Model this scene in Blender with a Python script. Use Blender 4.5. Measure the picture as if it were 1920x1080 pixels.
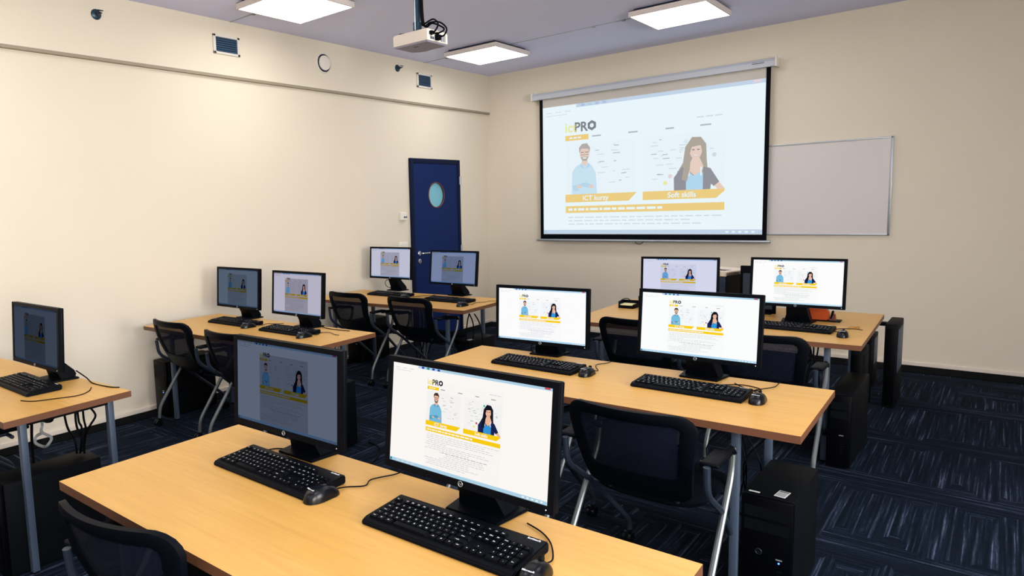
import bpy, bmesh, math, random
from mathutils import Vector, Matrix
random.seed(7)
for o in list(bpy.data.objects): bpy.data.objects.remove(o)
SC = bpy.context.scene
COL = SC.collection
PI = math.pi

# ------------------------------------------------------------------ camera
cam_d = bpy.data.cameras.new('camera'); cam = bpy.data.objects.new('camera', cam_d); COL.objects.link(cam)
F_PX, CX, CY = 1275.27, 744.38, 530.11
yaw, pitch, roll = math.radians(131.9814), math.radians(-6.3674), math.radians(-1.8994)
fwd = Vector((math.cos(yaw)*math.cos(pitch), math.sin(yaw)*math.cos(pitch), math.sin(pitch)))
rt = Vector((math.sin(yaw), -math.cos(yaw), 0)); up = rt.cross(fwd)
r2 = rt*math.cos(roll) + up*math.sin(roll); u2 = -rt*math.sin(roll) + up*math.cos(roll)
cam.matrix_world = Matrix(((r2.x, u2.x, -fwd.x, 4.7212), (r2.y, u2.y, -fwd.y, -6.9722), (r2.z, u2.z, -fwd.z, 1.5258-0.07), (0, 0, 0, 1)))
cam_d.sensor_width = 36; cam_d.lens = F_PX/1920*36
cam_d.shift_x = (960-CX)/1920; cam_d.shift_y = (CY-540)/1920
cam_d.clip_start = 0.02
SC.camera = cam

# ------------------------------------------------------------------ world, exposure
w = bpy.data.worlds.new('world'); SC.world = w; w.use_nodes = True
w.node_tree.nodes['Background'].inputs[0].default_value = (0.55, 0.62, 0.8, 1)
w.node_tree.nodes['Background'].inputs[1].default_value = 0.3
SC.view_settings.view_transform = 'Standard'
SC.view_settings.look = 'None'
SC.view_settings.exposure = 0.0
SC.view_settings.gamma = 1.0
SC.view_settings.use_curve_mapping = False
PANEL_LIGHT = 10.5
WINDOW_FILL = 10.0

# ------------------------------------------------------------------ materials
def S(r, g, b):
    f = lambda c: (c/255/12.92) if c/255 <= 0.04045 else ((c/255+0.055)/1.055)**2.4
    return (f(r), f(g), f(b), 1)
MATS = {}
def M(name, rgb=None, rough=0.5, metal=0.0, noise=0.0, scale=20, emit=None, estr=1.0, spec=0.5, bump=0.0, coat=0.0):
    if name in MATS: return MATS[name]
    m = bpy.data.materials.new(name); m.use_nodes = True; MATS[name] = m
    nt = m.node_tree; b = nt.nodes['Principled BSDF']
    b.inputs['Base Color'].default_value = rgb or (0, 0, 0, 1)
    b.inputs['Roughness'].default_value = rough; b.inputs['Metallic'].default_value = metal
    b.inputs['Specular IOR Level'].default_value = spec
    b.inputs['Coat Weight'].default_value = coat
    if emit:
        b.inputs['Emission Color'].default_value = emit; b.inputs['Emission Strength'].default_value = estr
    if noise or bump:
        tc = nt.nodes.new('ShaderNodeTexCoord'); n = nt.nodes.new('ShaderNodeTexNoise')
        n.inputs['Scale'].default_value = scale; n.inputs['Detail'].default_value = 4
        nt.links.new(tc.outputs['Object'], n.inputs['Vector'])
        if noise:
            mx = nt.nodes.new('ShaderNodeMix'); mx.data_type = 'RGBA'
            mx.inputs[6].default_value = tuple(c*(1-noise) for c in rgb[:3])+(1,)
            mx.inputs[7].default_value = tuple(min(1, c*(1+noise)) for c in rgb[:3])+(1,)
            nt.links.new(n.outputs['Fac'], mx.inputs[0]); nt.links.new(mx.outputs[2], b.inputs['Base Color'])
        if bump:
            bp = nt.nodes.new('ShaderNodeBump'); bp.inputs['Strength'].default_value = bump; bp.inputs['Distance'].default_value = 0.002
            nt.links.new(n.outputs['Fac'], bp.inputs['Height']); nt.links.new(bp.outputs[0], b.inputs['Normal'])
    return m
M('wall_paint', S(221, 213, 197), 0.85, noise=0.02, scale=3, bump=0.05, spec=0.2)
M('ceiling_paint', S(220, 224, 255), 0.9, noise=0.015, scale=2, spec=0.1)
M('skirting_white', S(226, 216, 205), 0.45)
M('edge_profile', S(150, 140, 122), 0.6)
M('carpet_cove', S(5, 9, 14), 0.95, noise=0.3, scale=60, spec=0.05)
M('black_plastic', S(3, 6, 13), 0.5, noise=0.12, scale=80, spec=0.08)
M('black_gloss', S(3, 6, 12), 0.28, spec=0.3)
M('case_black', S(3, 6, 11), 0.6, noise=0.15, scale=40, spec=0.10)
M('case_front', S(2, 3, 7), 0.4, spec=0.08)
M('fabric_black', S(4, 7, 15), 0.95, noise=0.25, scale=150, spec=0.05)
M('steel_blue_grey', S(62, 76, 96), 0.5, metal=0.1, noise=0.06, scale=60)
M('chrome', S(100, 106, 110), 0.4, metal=0.8, noise=0.05, scale=60)
M('tube_grey', S(38, 48, 64), 0.4, metal=0.3, noise=0.05)
M('white_plastic', S(226, 222, 214), 0.45)
M('white_print', S(232, 238, 245), 0.5, emit=S(200, 210, 220), estr=0.0)
M('door_navy', S(9, 34, 88), 0.6, spec=0.15, noise=0.05, scale=6)
M('door_frame_navy', S(5, 18, 50), 0.6, spec=0.15)
M('rim_brown', S(96, 48, 40), 0.5)
M('pane_teal', S(110, 172, 190), 0.2, emit=S(110, 172, 190), estr=0.12)  # faint glow put into the pane's own colour
M('louvre_blue', S(74, 104, 134), 0.4, metal=0.3)
M('vent_dark', S(14, 30, 54), 0.7)
M('vent_frame', S(214, 210, 202), 0.4)
M('aluminium', S(176, 184, 194), 0.35, metal=0.6)
M('board_white', S(212, 208, 208), 0.3, noise=0.02, scale=2)
M('screen_border', S(3, 5, 13), 0.8, spec=0.1)
M('screen_fabric', S(196, 192, 186), 0.9, spec=0.1)
M('screen_case', S(186, 194, 206), 0.25)
M('wood_edge', S(100, 63, 42), 0.5, noise=0.12, scale=30)
M('projector_shell', S(220, 210, 198), 0.45)
M('projector_under', S(150, 148, 166), 0.6)
M('pole_blue', S(40, 66, 84), 0.35, metal=0.5)
M('cable_black', S(3, 5, 10), 0.6, spec=0.08)
M('cable_grey', S(150, 156, 160), 0.5)
M('orange_brown', S(170, 70, 30), 0.3)
M('note_paper', S(232, 226, 170), 0.8)
M('pen_blue', S(30, 24, 130), 0.4)
M('beige_plastic', S(236, 222, 202), 0.5)
M('blue_grey_panel', S(46, 60, 84), 0.5)
M('brass', S(190, 150, 80), 0.35, metal=0.8)
M('sticker', S(205, 208, 205), 0.6)
M('sticker_bar', S(80, 85, 90), 0.6)
M('led_blue', S(10, 30, 120), 0.4, emit=S(60, 110, 255), estr=6)
M('led_white', S(200, 220, 240), 0.4, emit=S(230, 240, 255), estr=1.2)
M('lamp_diffuser', S(255, 252, 244), 0.5, emit=S(255, 250, 246), estr=PANEL_LIGHT)
M('lamp_frame', S(214, 206, 204), 0.5)
M('door_handle_steel', S(200, 205, 212), 0.25, metal=0.9)
M('pane_clear', S(220, 235, 240), 0.1)

def nodes_of(name):
    m = bpy.data.materials.new(name); m.use_nodes = True; MATS[name] = m
    return m, m.node_tree, m.node_tree.nodes['Principled BSDF']
def wood():
    m, nt, b = nodes_of('beech_top'); N = nt.nodes.new; L = nt.links.new
    tc = N('ShaderNodeTexCoord'); mp = N('ShaderNodeMapping'); mp.inputs['Scale'].default_value = (1.6, 26, 26)
    L(tc.outputs['Object'], mp.inputs[0])
    n = N('ShaderNodeTexNoise'); n.inputs['Scale'].default_value = 2.2; n.inputs['Detail'].default_value = 6; n.inputs['Distortion'].default_value = 0.6
    L(mp.outputs[0], n.inputs['Vector'])
    r = N('ShaderNodeValToRGB'); r.color_ramp.elements[0].position = 0.3; r.color_ramp.elements[1].position = 0.75
    r.color_ramp.elements[0].color = S(202, 154, 78); r.color_ramp.elements[1].color = S(212, 166, 88)
    L(n.outputs['Fac'], r.inputs[0]); L(r.outputs[0], b.inputs['Base Color'])
    b.inputs['Roughness'].default_value = 0.38; b.inputs['Specular IOR Level'].default_value = 0.45
wood()
def carpet():
    m, nt, b = nodes_of('striped_carpet'); N = nt.nodes.new; L = nt.links.new
    g = N('ShaderNodeNewGeometry'); sx = N('ShaderNodeSeparateXYZ'); L(g.outputs['Position'], sx.inputs[0])
    def math_(op, a, bb=None):
        n = N('ShaderNodeMath'); n.operation = op
        for i, v in enumerate((a, bb)):
            if v is None: continue
            if isinstance(v, (int, float)): n.inputs[i].default_value = v
            else: L(v, n.inputs[i])
        return n.outputs[0]
    X, Y = sx.outputs[0], sx.outputs[1]
    def noise1(vx, vy, vz=0.0, det=1.0):
        c = N('ShaderNodeCombineXYZ')
        for i, v in enumerate((vx, vy, vz)):
            if isinstance(v, (int, float)): c.inputs[i].default_value = v
            else: L(v, c.inputs[i])
        n = N('ShaderNodeTexNoise'); n.inputs['Scale'].default_value = 1.0; n.inputs['Detail'].default_value = det; n.inputs['Roughness'].default_value = 0.6
        L(c.outputs[0], n.inputs['Vector']); return n.outputs['Fac']
    # bands of cross stripes with ragged ends, plus a few cross-striped blocks
    jag = math_('MULTIPLY', math_('SUBTRACT', noise1(math_('MULTIPLY', X, 11.0), math_('MULTIPLY', Y, 1.2)), 0.5), 0.42)
    yy = math_('ADD', math_('ADD', Y, jag), 20.0)
    m = math_('MODULO', math_('DIVIDE', yy, 0.84), 1.0)
    band = math_('MULTIPLY', math_('GREATER_THAN', m, 0.12), math_('LESS_THAN', m, 0.44))
    tx = math_('FLOOR', math_('DIVIDE', math_('ADD', X, 10.0), 0.33)); ty = math_('FLOOR', math_('DIVIDE', yy, 0.21))
    wn = N('ShaderNodeTexWhiteNoise'); wn.noise_dimensions = '2D'; cc = N('ShaderNodeCombineXYZ'); L(tx, cc.inputs[0]); L(ty, cc.inputs[1]); L(cc.outputs[0], wn.inputs['Vector'])
    par = math_('MAXIMUM', band, math_('GREATER_THAN', wn.outputs['Value'], 0.86))
    def lines(ax, al, amp, q):
        n = noise1(math_('MULTIPLY', ax, 84.0), math_('MULTIPLY', al, 1.6), q, 1.5)
        f = noise1(math_('MULTIPLY', ax, 210.0), math_('MULTIPLY', al, 14.0), q, 2.0)
        k = noise1(math_('MULTIPLY', ax, 320.0), math_('MULTIPLY', al, 260.0), q, 0.0)
        v = math_('ADD', math_('ADD', math_('MULTIPLY', n, 0.70), math_('MULTIPLY', f, 0.20)), math_('MULTIPLY', k, 0.10))
        return math_('SUBTRACT', v, amp)
    a = lines(X, Y, 0.0, 0.0); c = lines(Y, X, 0.025, 7.3)
    mx = N('ShaderNodeMix'); L(par, mx.inputs[0]); L(a, mx.inputs[2]); L(c, mx.inputs[3])
    r = N('ShaderNodeValToRGB'); e = r.color_ramp.elements
    e[0].position = 0.42; e[0].color = S(10, 18, 28)
    e[1].position = 0.72; e[1].color = S(98, 106, 130)
    k = e.new(0.54); k.color = S(19, 28, 42)
    k = e.new(0.605); k.color = S(42, 50, 68)
    L(mx.outputs[0], r.inputs[0]); L(r.outputs[0], b.inputs['Base Color'])
    b.inputs['Roughness'].default_value = 0.95; b.inputs['Specular IOR Level'].default_value = 0.05
    bp = N('ShaderNodeBump'); bp.inputs['Strength'].default_value = 0.3; bp.inputs['Distance'].default_value = 0.003
    L(mx.outputs[0], bp.inputs['Height']); L(bp.outputs[0], b.inputs['Normal'])
carpet()
def mesh_fabric():
    m, nt, b = nodes_of('chair_mesh'); N = nt.nodes.new; L = nt.links.new
    b.inputs['Base Color'].default_value = S(8, 13, 30); b.inputs['Roughness'].default_value = 0.9; b.inputs['Specular IOR Level'].default_value = 0.1
    t = N('ShaderNodeBsdfTransparent'); mx = N('ShaderNodeMixShader'); mx.inputs[0].default_value = 0.72
    tc = N('ShaderNodeTexCoord'); wv = N('ShaderNodeTexVoronoi'); wv.inputs['Scale'].default_value = 420
    L(tc.outputs['Object'], wv.inputs['Vector'])
    mr = N('ShaderNodeMapRange'); mr.inputs[1].default_value = 0.25; mr.inputs[2].default_value = 0.6; mr.inputs[3].default_value = 0.97; mr.inputs[4].default_value = 0.88
    L(wv.outputs['Distance'], mr.inputs[0]); L(mr.outputs[0], mx.inputs[0])
    L(t.outputs[0], mx.inputs[1]); L(b.outputs[0], mx.inputs[2]); L(mx.outputs[0], nt.nodes['Material Output'].inputs[0])
mesh_fabric()
def lit(name, rgb, strength=1.0, column=False):
    """picture element of a lit display; the object's own colour is the display's brightness"""
    m = bpy.data.materials.new(name); m.use_nodes = True; MATS[name] = m; nt = m.node_tree
    nt.nodes.remove(nt.nodes['Principled BSDF'])
    e = nt.nodes.new('ShaderNodeEmission'); oi = nt.nodes.new('ShaderNodeObjectInfo')
    mx = nt.nodes.new('ShaderNodeMix'); mx.data_type = 'RGBA'; mx.blend_type = 'MULTIPLY'; mx.inputs[0].default_value = 1
    mx.inputs[6].default_value = S(*rgb); nt.links.new(oi.outputs['Color'], mx.inputs[7])
    nt.links.new(mx.outputs[2], e.inputs[0]); e.inputs[1].default_value = strength
    if column: nt.links.new(oi.outputs['Alpha'], e.inputs[1])
    nt.links.new(e.outputs[0], nt.nodes['Material Output'].inputs[0])
PAL = dict(page=(253, 253, 253), col=(251, 251, 251), photo=(246, 248, 250), yellow=(250, 208, 20), logo_yellow=(245, 232, 110), black=(18, 18, 26),
           text=(150, 155, 160), faint=(206, 210, 214), skin=(236, 186, 160), shirt=(120, 190, 225), shirt_dark=(84, 158, 200), hair=(22, 22, 34),
           brownhair=(70, 52, 48), navy=(24, 36, 84), blue=(52, 150, 220), bar=(176, 214, 238), bar2=(205, 226, 240), red=(200, 70, 90), iconblue=(40, 60, 170),
           teal=(40, 130, 150), white=(255, 255, 255), green=(60, 190, 150), lips=(190, 80, 90), strap=(250, 250, 252))
for k, v in PAL.items(): lit('lit_'+k, v, column=k in ('col', 'photo', 'white', 'text', 'faint', 'yellow'))
PALE = {}
for k, v in PAL.items():
    f = 0.30
    if k in ('yellow', 'logo_yellow', 'skin', 'text', 'faint'): f = 0.62
    if k == 'yellow': v = (250, 200, 80)
    if k in ('bar', 'bar2'): f = 0.9; v = (196, 214, 234)
    if k in ('hair', 'brownhair'): v = (120, 90, 60); f = 0.5
    if k == 'navy': v = (80, 70, 80); f = 0.55
    if k == 'black': f = 0.5
    bg = (240, 252, 255)
    PALE[k] = tuple(int(bg[i]*(1-f)+v[i]*f) for i in range(3))
for k in ('page', 'col', 'white', 'strap'): PALE[k] = (240, 252, 255)
PALE['photo'] = (239, 250, 254)
PALE['faint'] = (215, 224, 230); PALE['shirt'] = (206, 232, 246); PALE['shirt_dark'] = (190, 220, 238); PALE['red'] = (236, 216, 220); PALE['green'] = (220, 242, 238); PALE['yellow'] = (244, 212, 134); PALE['brownhair'] = (186, 178, 174)
for k, v in PALE.items(): lit('beam_'+k, v)

# ------------------------------------------------------------------ geometry helper
_TXT = {}
def text_polys(s, bold=0.0, shear=0.0):
    key = (s, bold, shear)
    if key in _TXT: return _TXT[key]
    cu = bpy.data.curves.new('t', 'FONT'); cu.body = s; cu.size = 1; cu.offset = bold; cu.shear = shear; cu.resolution_u = 3
    o = bpy.data.objects.new('t', cu); COL.objects.link(o)
    dg = bpy.context.evaluated_depsgraph_get(); me = bpy.data.meshes.new_from_object(o.evaluated_get(dg))
    vs = [v.co.copy() for v in me.vertices]; ps = [list(p.vertices) for p in me.polygons]
    bpy.data.objects.remove(o); bpy.data.curves.remove(cu); bpy.data.meshes.remove(me)
    x0 = min(v.x for v in vs); x1 = max(v.x for v in vs)
    _TXT[key] = (vs, ps, x0, x1); return _TXT[key]
class G:
    def __init__(s, mats=()):
        s.bm = bmesh.new(); s.mats = list(mats); s.X = Matrix.Identity(4)
    def mi(s, m):
        if isinstance(m, int): return m
        if m not in s.mats: s.mats.append(m)
        return s.mats.index(m)
    def V(s, p): return s.bm.verts.new(s.X @ Vector(p))
    def f(s, vs, m):
        try:
            fc = s.bm.faces.new(vs); fc.material_index = s.mi(m); return fc
        except ValueError: return None
    def box(s, x0, x1, y0, y1, z0, z1, m=0, bev=0, seg=2, taper=None):
        P = [(x0, y0, z0), (x1, y0, z0), (x1, y1, z0), (x0, y1, z0), (x0, y0, z1), (x1, y0, z1), (x1, y1, z1), (x0, y1, z1)]
        if taper:
            cx, cy = (x0+x1)/2, (y0+y1)/2
            P = P[:4]+[(cx+(x-cx)*taper, cy+(y-cy)*taper, z) for x, y, z in P[4:]]
        v = [s.V(p) for p in P]
        fs = [s.f([v[i] for i in q], m) for q in ((3, 2, 1, 0), (4, 5, 6, 7), (0, 1, 5, 4), (1, 2, 6, 5), (2, 3, 7, 6), (3, 0, 4, 7))]
        if bev:
            es = list({e for fc in fs for e in fc.edges})
            r = bmesh.ops.bevel(s.bm, geom=es, offset=bev, segments=seg, affect='EDGES', profile=0.5, clamp_overlap=True)
            k = s.mi(m)
            for fc in r['faces']: fc.material_index = k
        return s
    def poly(s, pts, m=0):
        return s.f([s.V(p) for p in pts], m)
    def prism(s, pts, d, m=0, bev=0):
        """polygon (3D points) extruded by vector d"""
        d = Vector(d); a = [s.V(p) for p in pts]; b = [s.V(Vector(p)+d) for p in pts]
        n = len(a); fs = [s.f(a[::-1], m), s.f(b, m)]
        for i in range(n): fs.append(s.f([a[i], a[(i+1) % n], b[(i+1) % n], b[i]], m))
        if bev:
            es = list({e for fc in fs if fc for e in fc.edges})
            r = bmesh.ops.bevel(s.bm, geom=es, offset=bev, segments=2, affect='EDGES', clamp_overlap=True)
            k = s.mi(m)
            for fc in r['faces']: fc.material_index = k
        return s
    def tube(s, pts, r, m=0, seg=10, closed=False):
        pts = [Vector(p) for p in pts]; n = len(pts); rings = []
        t0 = (pts[1]-pts[0]).normalized(); nrm = t0.orthogonal().normalized()
        for i, p in enumerate(pts):
            if closed: t = (pts[(i+1) % n]-pts[i-1]).normalized()
            else: t = (pts[min(i+1, n-1)]-pts[max(i-1, 0)]).normalized()
            nrm = (nrm-t*nrm.dot(t)).normalized(); b = t.cross(nrm)
            rr = r[i] if isinstance(r, (list, tuple)) else r
            rings.append([s.V(p+(nrm*math.cos(2*PI*k/seg)+b*math.sin(2*PI*k/seg))*rr) for k in range(seg)])
        last = n if closed else n-1
        for i in range(last):
            A, B = rings[i], rings[(i+1) % n]
            for k in range(seg): s.f([A[k], A[(k+1) % seg], B[(k+1) % seg], B[k]], m)
        if not closed: s.f(rings[0][::-1], m); s.f(rings[-1], m)
        return s
    def cyl(s, p0, p1, r, m=0, seg=16, r2=None):
        return s.tube([p0, p1], [r, r if r2 is None else r2], m, seg)
    def lathe(s, prof, c=(0, 0, 0), axis='z', m=0, seg=24):
        """profile of (radius, height) pairs turned about an axis through c"""
        rings = []
        for r, h in prof:
            ring = []
            for k in range(seg):
                a = 2*PI*k/seg; x, y = r*math.cos(a), r*math.sin(a)
                p = dict(z=(x, y, h), x=(h, x, y), y=(x, h, y))[axis]
                ring.append(s.V((c[0]+p[0], c[1]+p[1], c[2]+p[2])))
            rings.append(ring)
        for A, B in zip(rings, rings[1:]):
            for k in range(seg): s.f([A[k], A[(k+1) % seg], B[(k+1) % seg], B[k]], m)
        s.f(rings[0][::-1], m); s.f(rings[-1], m); return s
    def grid(s, fn, nu, nv, m=0, closed_u=False):
        R = [[s.V(fn(i/nu if closed_u else i/nu, j/nv)) for j in range(nv+1)] for i in range(nu if closed_u else nu+1)]
        for i in range(nu):
            for j in range(nv):
                s.f([R[i][j], R[(i+1) % len(R)][j], R[(i+1) % len(R)][j+1], R[i][j+1]], m)
        return s
    def text(s, txt, size, o, right, upv, m=0, align='c', bold=0.0, shear=0.0, thick=0):
        vs, ps, x0, x1 = text_polys(txt, bold, shear)
        sh = dict(c=-(x0+x1)/2, l=-x0, r=-x1)[align]; o = Vector(o); right = Vector(right); upv = Vector(upv)
        vv = [s.V(o+right*((v.x+sh)*size)+upv*(v.y*size)) for v in vs]
        for p in ps: s.f([vv[i] for i in p], m)
        return s
    def build(s, name, parent=None, smooth=35, recalc=True):
        if recalc: bmesh.ops.recalc_face_normals(s.bm, faces=s.bm.faces)
        if smooth:
            lim = math.radians(smooth)
            for e in s.bm.edges:
                e.smooth = len(e.link_faces) == 2 and e.calc_face_angle(9) < lim
            for fc in s.bm.faces: fc.smooth = True
        me = bpy.data.meshes.new(name); s.bm.to_mesh(me); s.bm.free()
        for m in s.mats: me.materials.append(MATS[m])
        o = bpy.data.objects.new(name, me); COL.objects.link(o)
        if parent: o.parent = parent
        return o
def bez(pts, n=8):
    """smooth path through points (Catmull-Rom)"""
    P = [Vector(p) for p in pts]; out = []
    for i in range(len(P)-1):
        a = P[max(i-1, 0)]; b = P[i]; c = P[i+1]; d = P[min(i+2, len(P)-1)]
        for k in range(n):
            t = k/n
            out.append(0.5*((2*b)+(c-a)*t+(2*a-5*b+4*c-d)*t*t+(3*b-a-3*c+d)*t**3))
    out.append(P[-1]); return out
def fillet(pts, r=0.04, n=5):
    P = [Vector(p) for p in pts]; out = [P[0]]
    for i in range(1, len(P)-1):
        a, b, c = P[i-1], P[i], P[i+1]
        ra = min(r, (a-b).length*0.45); rc = min(r, (c-b).length*0.45)
        p = b+(a-b).normalized()*ra; q = b+(c-b).normalized()*rc
        for k in range(n+1):
            t = k/n; out.append(p*(1-t)**2+b*2*t*(1-t)+q*t*t)
    out.append(P[-1]); return out
def tag(o, label, cat, group=None):
    o['label'] = label; o['category'] = cat
    if group: o['group'] = group
    return o
def thing(name, label, cat, loc=(0, 0, 0), rz=0, group=None):
    o = bpy.data.objects.new(name, None); COL.objects.link(o); o.location = loc; o.rotation_euler = (0, 0, rz)
    o.empty_display_size = 0.1
    return tag(o, label, cat, group)
def struct(o): o['kind'] = 'structure'; return o
def dup(root, label, loc, rz=0, group=None):
    r = root.copy(); COL.objects.link(r); r.location = loc; r.rotation_euler = (0, 0, rz); r['label'] = label
    if group: r['group'] = group
    for ch in list(root.children):
        if ch.get('own'): continue
        c = ch.copy(); COL.objects.link(c); c.parent = r
        for g in list(ch.children):
            d = g.copy(); COL.objects.link(d); d.parent = c
    return r
def child(o, name): return [c for c in o.children if c.name.split('.')[0] == name][0]

# ------------------------------------------------------------------ the room
FZ = 0.07   # floor level of the measured room; everything is lowered by it at the end
H = 3.032; XR = 7.2; YB = -9.6
g = G(['striped_carpet']); g.box(-0.2, XR+0.2, YB-0.2, 0.2, FZ-0.1, FZ); struct(g.build('floor', smooth=0))
g = G(['ceiling_paint']); g.box(-0.2, XR+0.2, YB-0.2, 0.2, H, H+0.12); struct(g.build('ceiling', smooth=0))
g = G(['wall_paint']); g.box(-0.2, 0, YB, 0.2, FZ, 2.596); g.box(-0.2, 0.03, YB, 0.0, 2.61, H)
g.box(-0.2, 0.004, YB, 0.0, 2.596, 2.61)
struct(g.build('wall_left', smooth=0))
g = G(['edge_profile']); g.box(0.001, 0.034, YB, -0.002, 2.588, 2.6085); struct(g.build('trim_5', smooth=0))  # strip in the ledge's shadow tone, painting the dark line beneath it
g = G(['wall_paint']); g.box(-0.2, XR+0.2, 0, 0.2, FZ, H); struct(g.build('wall_front', smooth=0))
g = G(['wall_paint']); g.box(-0.2, XR+0.2, YB-0.2, YB, FZ, H); struct(g.build('wall_back', smooth=0))
# unseen right wall; its windows are assumed, added to light the left wall
WINS = [(-8.6, -6.9), (-6.1, -4.4)]
g = G(['wall_paint']); ys = [YB]+[v for w_ in WINS for v in w_]+[0]
for i in range(0, len(ys), 2): g.box(XR, XR+0.2, ys[i], ys[i+1], FZ, H)
for a, b in WINS: g.box(XR, XR+0.2, a, b, FZ, 0.95); g.box(XR, XR+0.2, a, b, 2.45, H)
struct(g.build('wall_right', smooth=0))
for i, (a, b) in enumerate(WINS):
    g = G(['white_plastic'])
    for q in ((a, a+0.06, 0.95, 2.45), (b-0.06, b, 0.95, 2.45), (a, b, 0.95, 1.01), (a, b, 2.39, 2.45), ((a+b)/2-0.04, (a+b)/2+0.04, 0.95, 2.45)):
        g.box(XR+0.05, XR+0.12, q[0], q[1], q[2], q[3])
    wn = struct(g.build('window_%d' % (i+1), smooth=0))
    la = bpy.data.lights.new('daylight', 'AREA'); la.shape = 'RECTANGLE'; la.size = b-a; la.size_y = 1.5  # added lamp behind the opening, warmed and boosted to brighten the left wall
    la.energy = WINDOW_FILL*(b-a)*1.5*10; la.color = (1.0, 0.95, 0.88)
    lo = bpy.data.objects.new('daylight', la); COL.objects.link(lo); lo.location = (XR+0.25, (a+b)/2, 1.7); lo.rotation_euler = (0, PI/2, 0)
    # area lamps shine along -Z: turn it so that it faces -X, into the room
# white skirting; a plain black carpet border runs along it
g = G(['carpet_cove']); g.box(0, 0.17, YB, -0.27, FZ, FZ+0.004); struct(g.build('trim_1', smooth=0))
g = G(['carpet_cove']); g.box(0, XR, -0.27, 0, FZ, FZ+0.004); struct(g.build('trim_2', smooth=0))
g = G(['skirting_white']); g.box(0, 0.015, YB, -1.50, FZ+0.004, 0.106, bev=0.003); g.box(0, 0.015, -0.60, -0.015, FZ+0.004, 0.106, bev=0.003); struct(g.build('baseboard_left', smooth=0))
g = G(['skirting_white']); g.box(0, XR, -0.015, 0, FZ+0.004, 0.106, bev=0.003); struct(g.build('baseboard_front', smooth=0))
# joints across the plasterboard ceiling, with a thin wire clip line
for k, y in enumerate((-1.22, -3.64)):
    g = G(['cable_grey']); g.box(0.03, XR, y-0.005, y+0.005, H-0.003, H)
    for x in (0.34, 1.95, 2.22, 3.3): g.box(x-0.012, x+0.012, y-0.009, y+0.009, H-0.012, H)
    struct(g.build('trim_%d' % (k+3), smooth=0))

# door_1: navy leaf with a round pane
D0, D1, DH = -1.487, -0.618, 2.03
g = G(['door_frame_navy'])
g.box(0.0, 0.03, D0, D0+0.05, FZ, DH, bev=0.004); g.box(0.0, 0.03, D1-0.05, D1, FZ, DH, bev=0.004); g.box(0, 0.03, D0+0.05, D1-0.05, DH-0.05, DH, bev=0.004)
door = struct(g.build('door_1'))
g = G(['door_navy'])
yc, zc, rr = -1.055, 1.64, 0.135
leaf = (D0+0.052, D1-0.052, FZ+0.008, DH-0.052)
n = 40; ring = [(yc+rr*math.cos(2*PI*k/n), zc+rr*math.sin(2*PI*k/n)) for k in range(n)]
def outer(k):
    a = 2*PI*k/n; c, s_ = math.cos(a), math.sin(a)
    ty = ((leaf[1]-yc)/c) if c > 1e-6 else ((leaf[0]-yc)/c if c < -1e-6 else 1e9)
    tz = ((leaf[3]-zc)/s_) if s_ > 1e-6 else ((leaf[2]-zc)/s_ if s_ < -1e-6 else 1e9)
    t = min(ty, tz); return (yc+t*c, zc+t*s_)
cnr = [(leaf[1], leaf[3]), (leaf[0], leaf[3]), (leaf[0], leaf[2]), (leaf[1], leaf[2])]
for x in (0.022, 0.002):
    for k in range(n):
        A, B = ring[k], ring[(k+1) % n]; oa, ob = outer(k), outer((k+1) % n)
        pts = [A, oa]
        for cq in cnr:
            if (abs(oa[0]-ob[0]) > 1e-5 and abs(oa[1]-ob[1]) > 1e-5) and (min(oa[0], ob[0])-1e-5 <= cq[0] <= max(oa[0], ob[0])+1e-5) and (min(oa[1], ob[1])-1e-5 <= cq[1] <= max(oa[1], ob[1])+1e-5): pts.append(cq)
        pts += [ob, B]
        g.poly([(x, p[0], p[1]) for p in pts])
lf = g.build('door_leaf', door, smooth=0)
g = G(['rim_brown']); g.tube([(0.022, yc+(rr+0.002)*math.cos(2*PI*k/n), zc+(rr+0.002)*math.sin(2*PI*k/n)) for k in range(n)], 0.007, closed=True, seg=6); g.build('window_rim', door)
g = G(['pane_teal']); g.poly([(0.006, yc+rr*math.cos(2*PI*k/n), zc+rr*math.sin(2*PI*k/n)) for k in range(n)]); g.build('pane', door, smooth=0)
g = G(['door_handle_steel']); g.lathe([(0.026, 0.022), (0.026, 0.028), (0.022, 0.031)], (0, -1.375, 1.02), 'x'); g.tube(fillet([(0.028, -1.375, 1.02), (0.075, -1.375, 1.02), (0.075, -1.20, 1.018)], 0.02), 0.009); g.build('door_handle', door)
g = G(['door_handle_steel']); g.lathe([(0.026, 0.022), (0.026, 0.028), (0.02, 0.031)], (0, -1.375, 0.935), 'x'); g.box(0.03, 0.034, -1.379, -1.371, 0.92, 0.95, 'vent_dark'); g.build('lock', door)
for z in (1.80, 1.02, 0.3):
    g = G(['aluminium']); g.cyl((0.034, D1-0.012, z-0.045), (0.034, D1-0.012, z+0.045), 0.009); g.box(0.028, 0.034, D1-0.02, D1+0.012, z-0.045, z+0.045); g.build('hinge', door)

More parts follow.
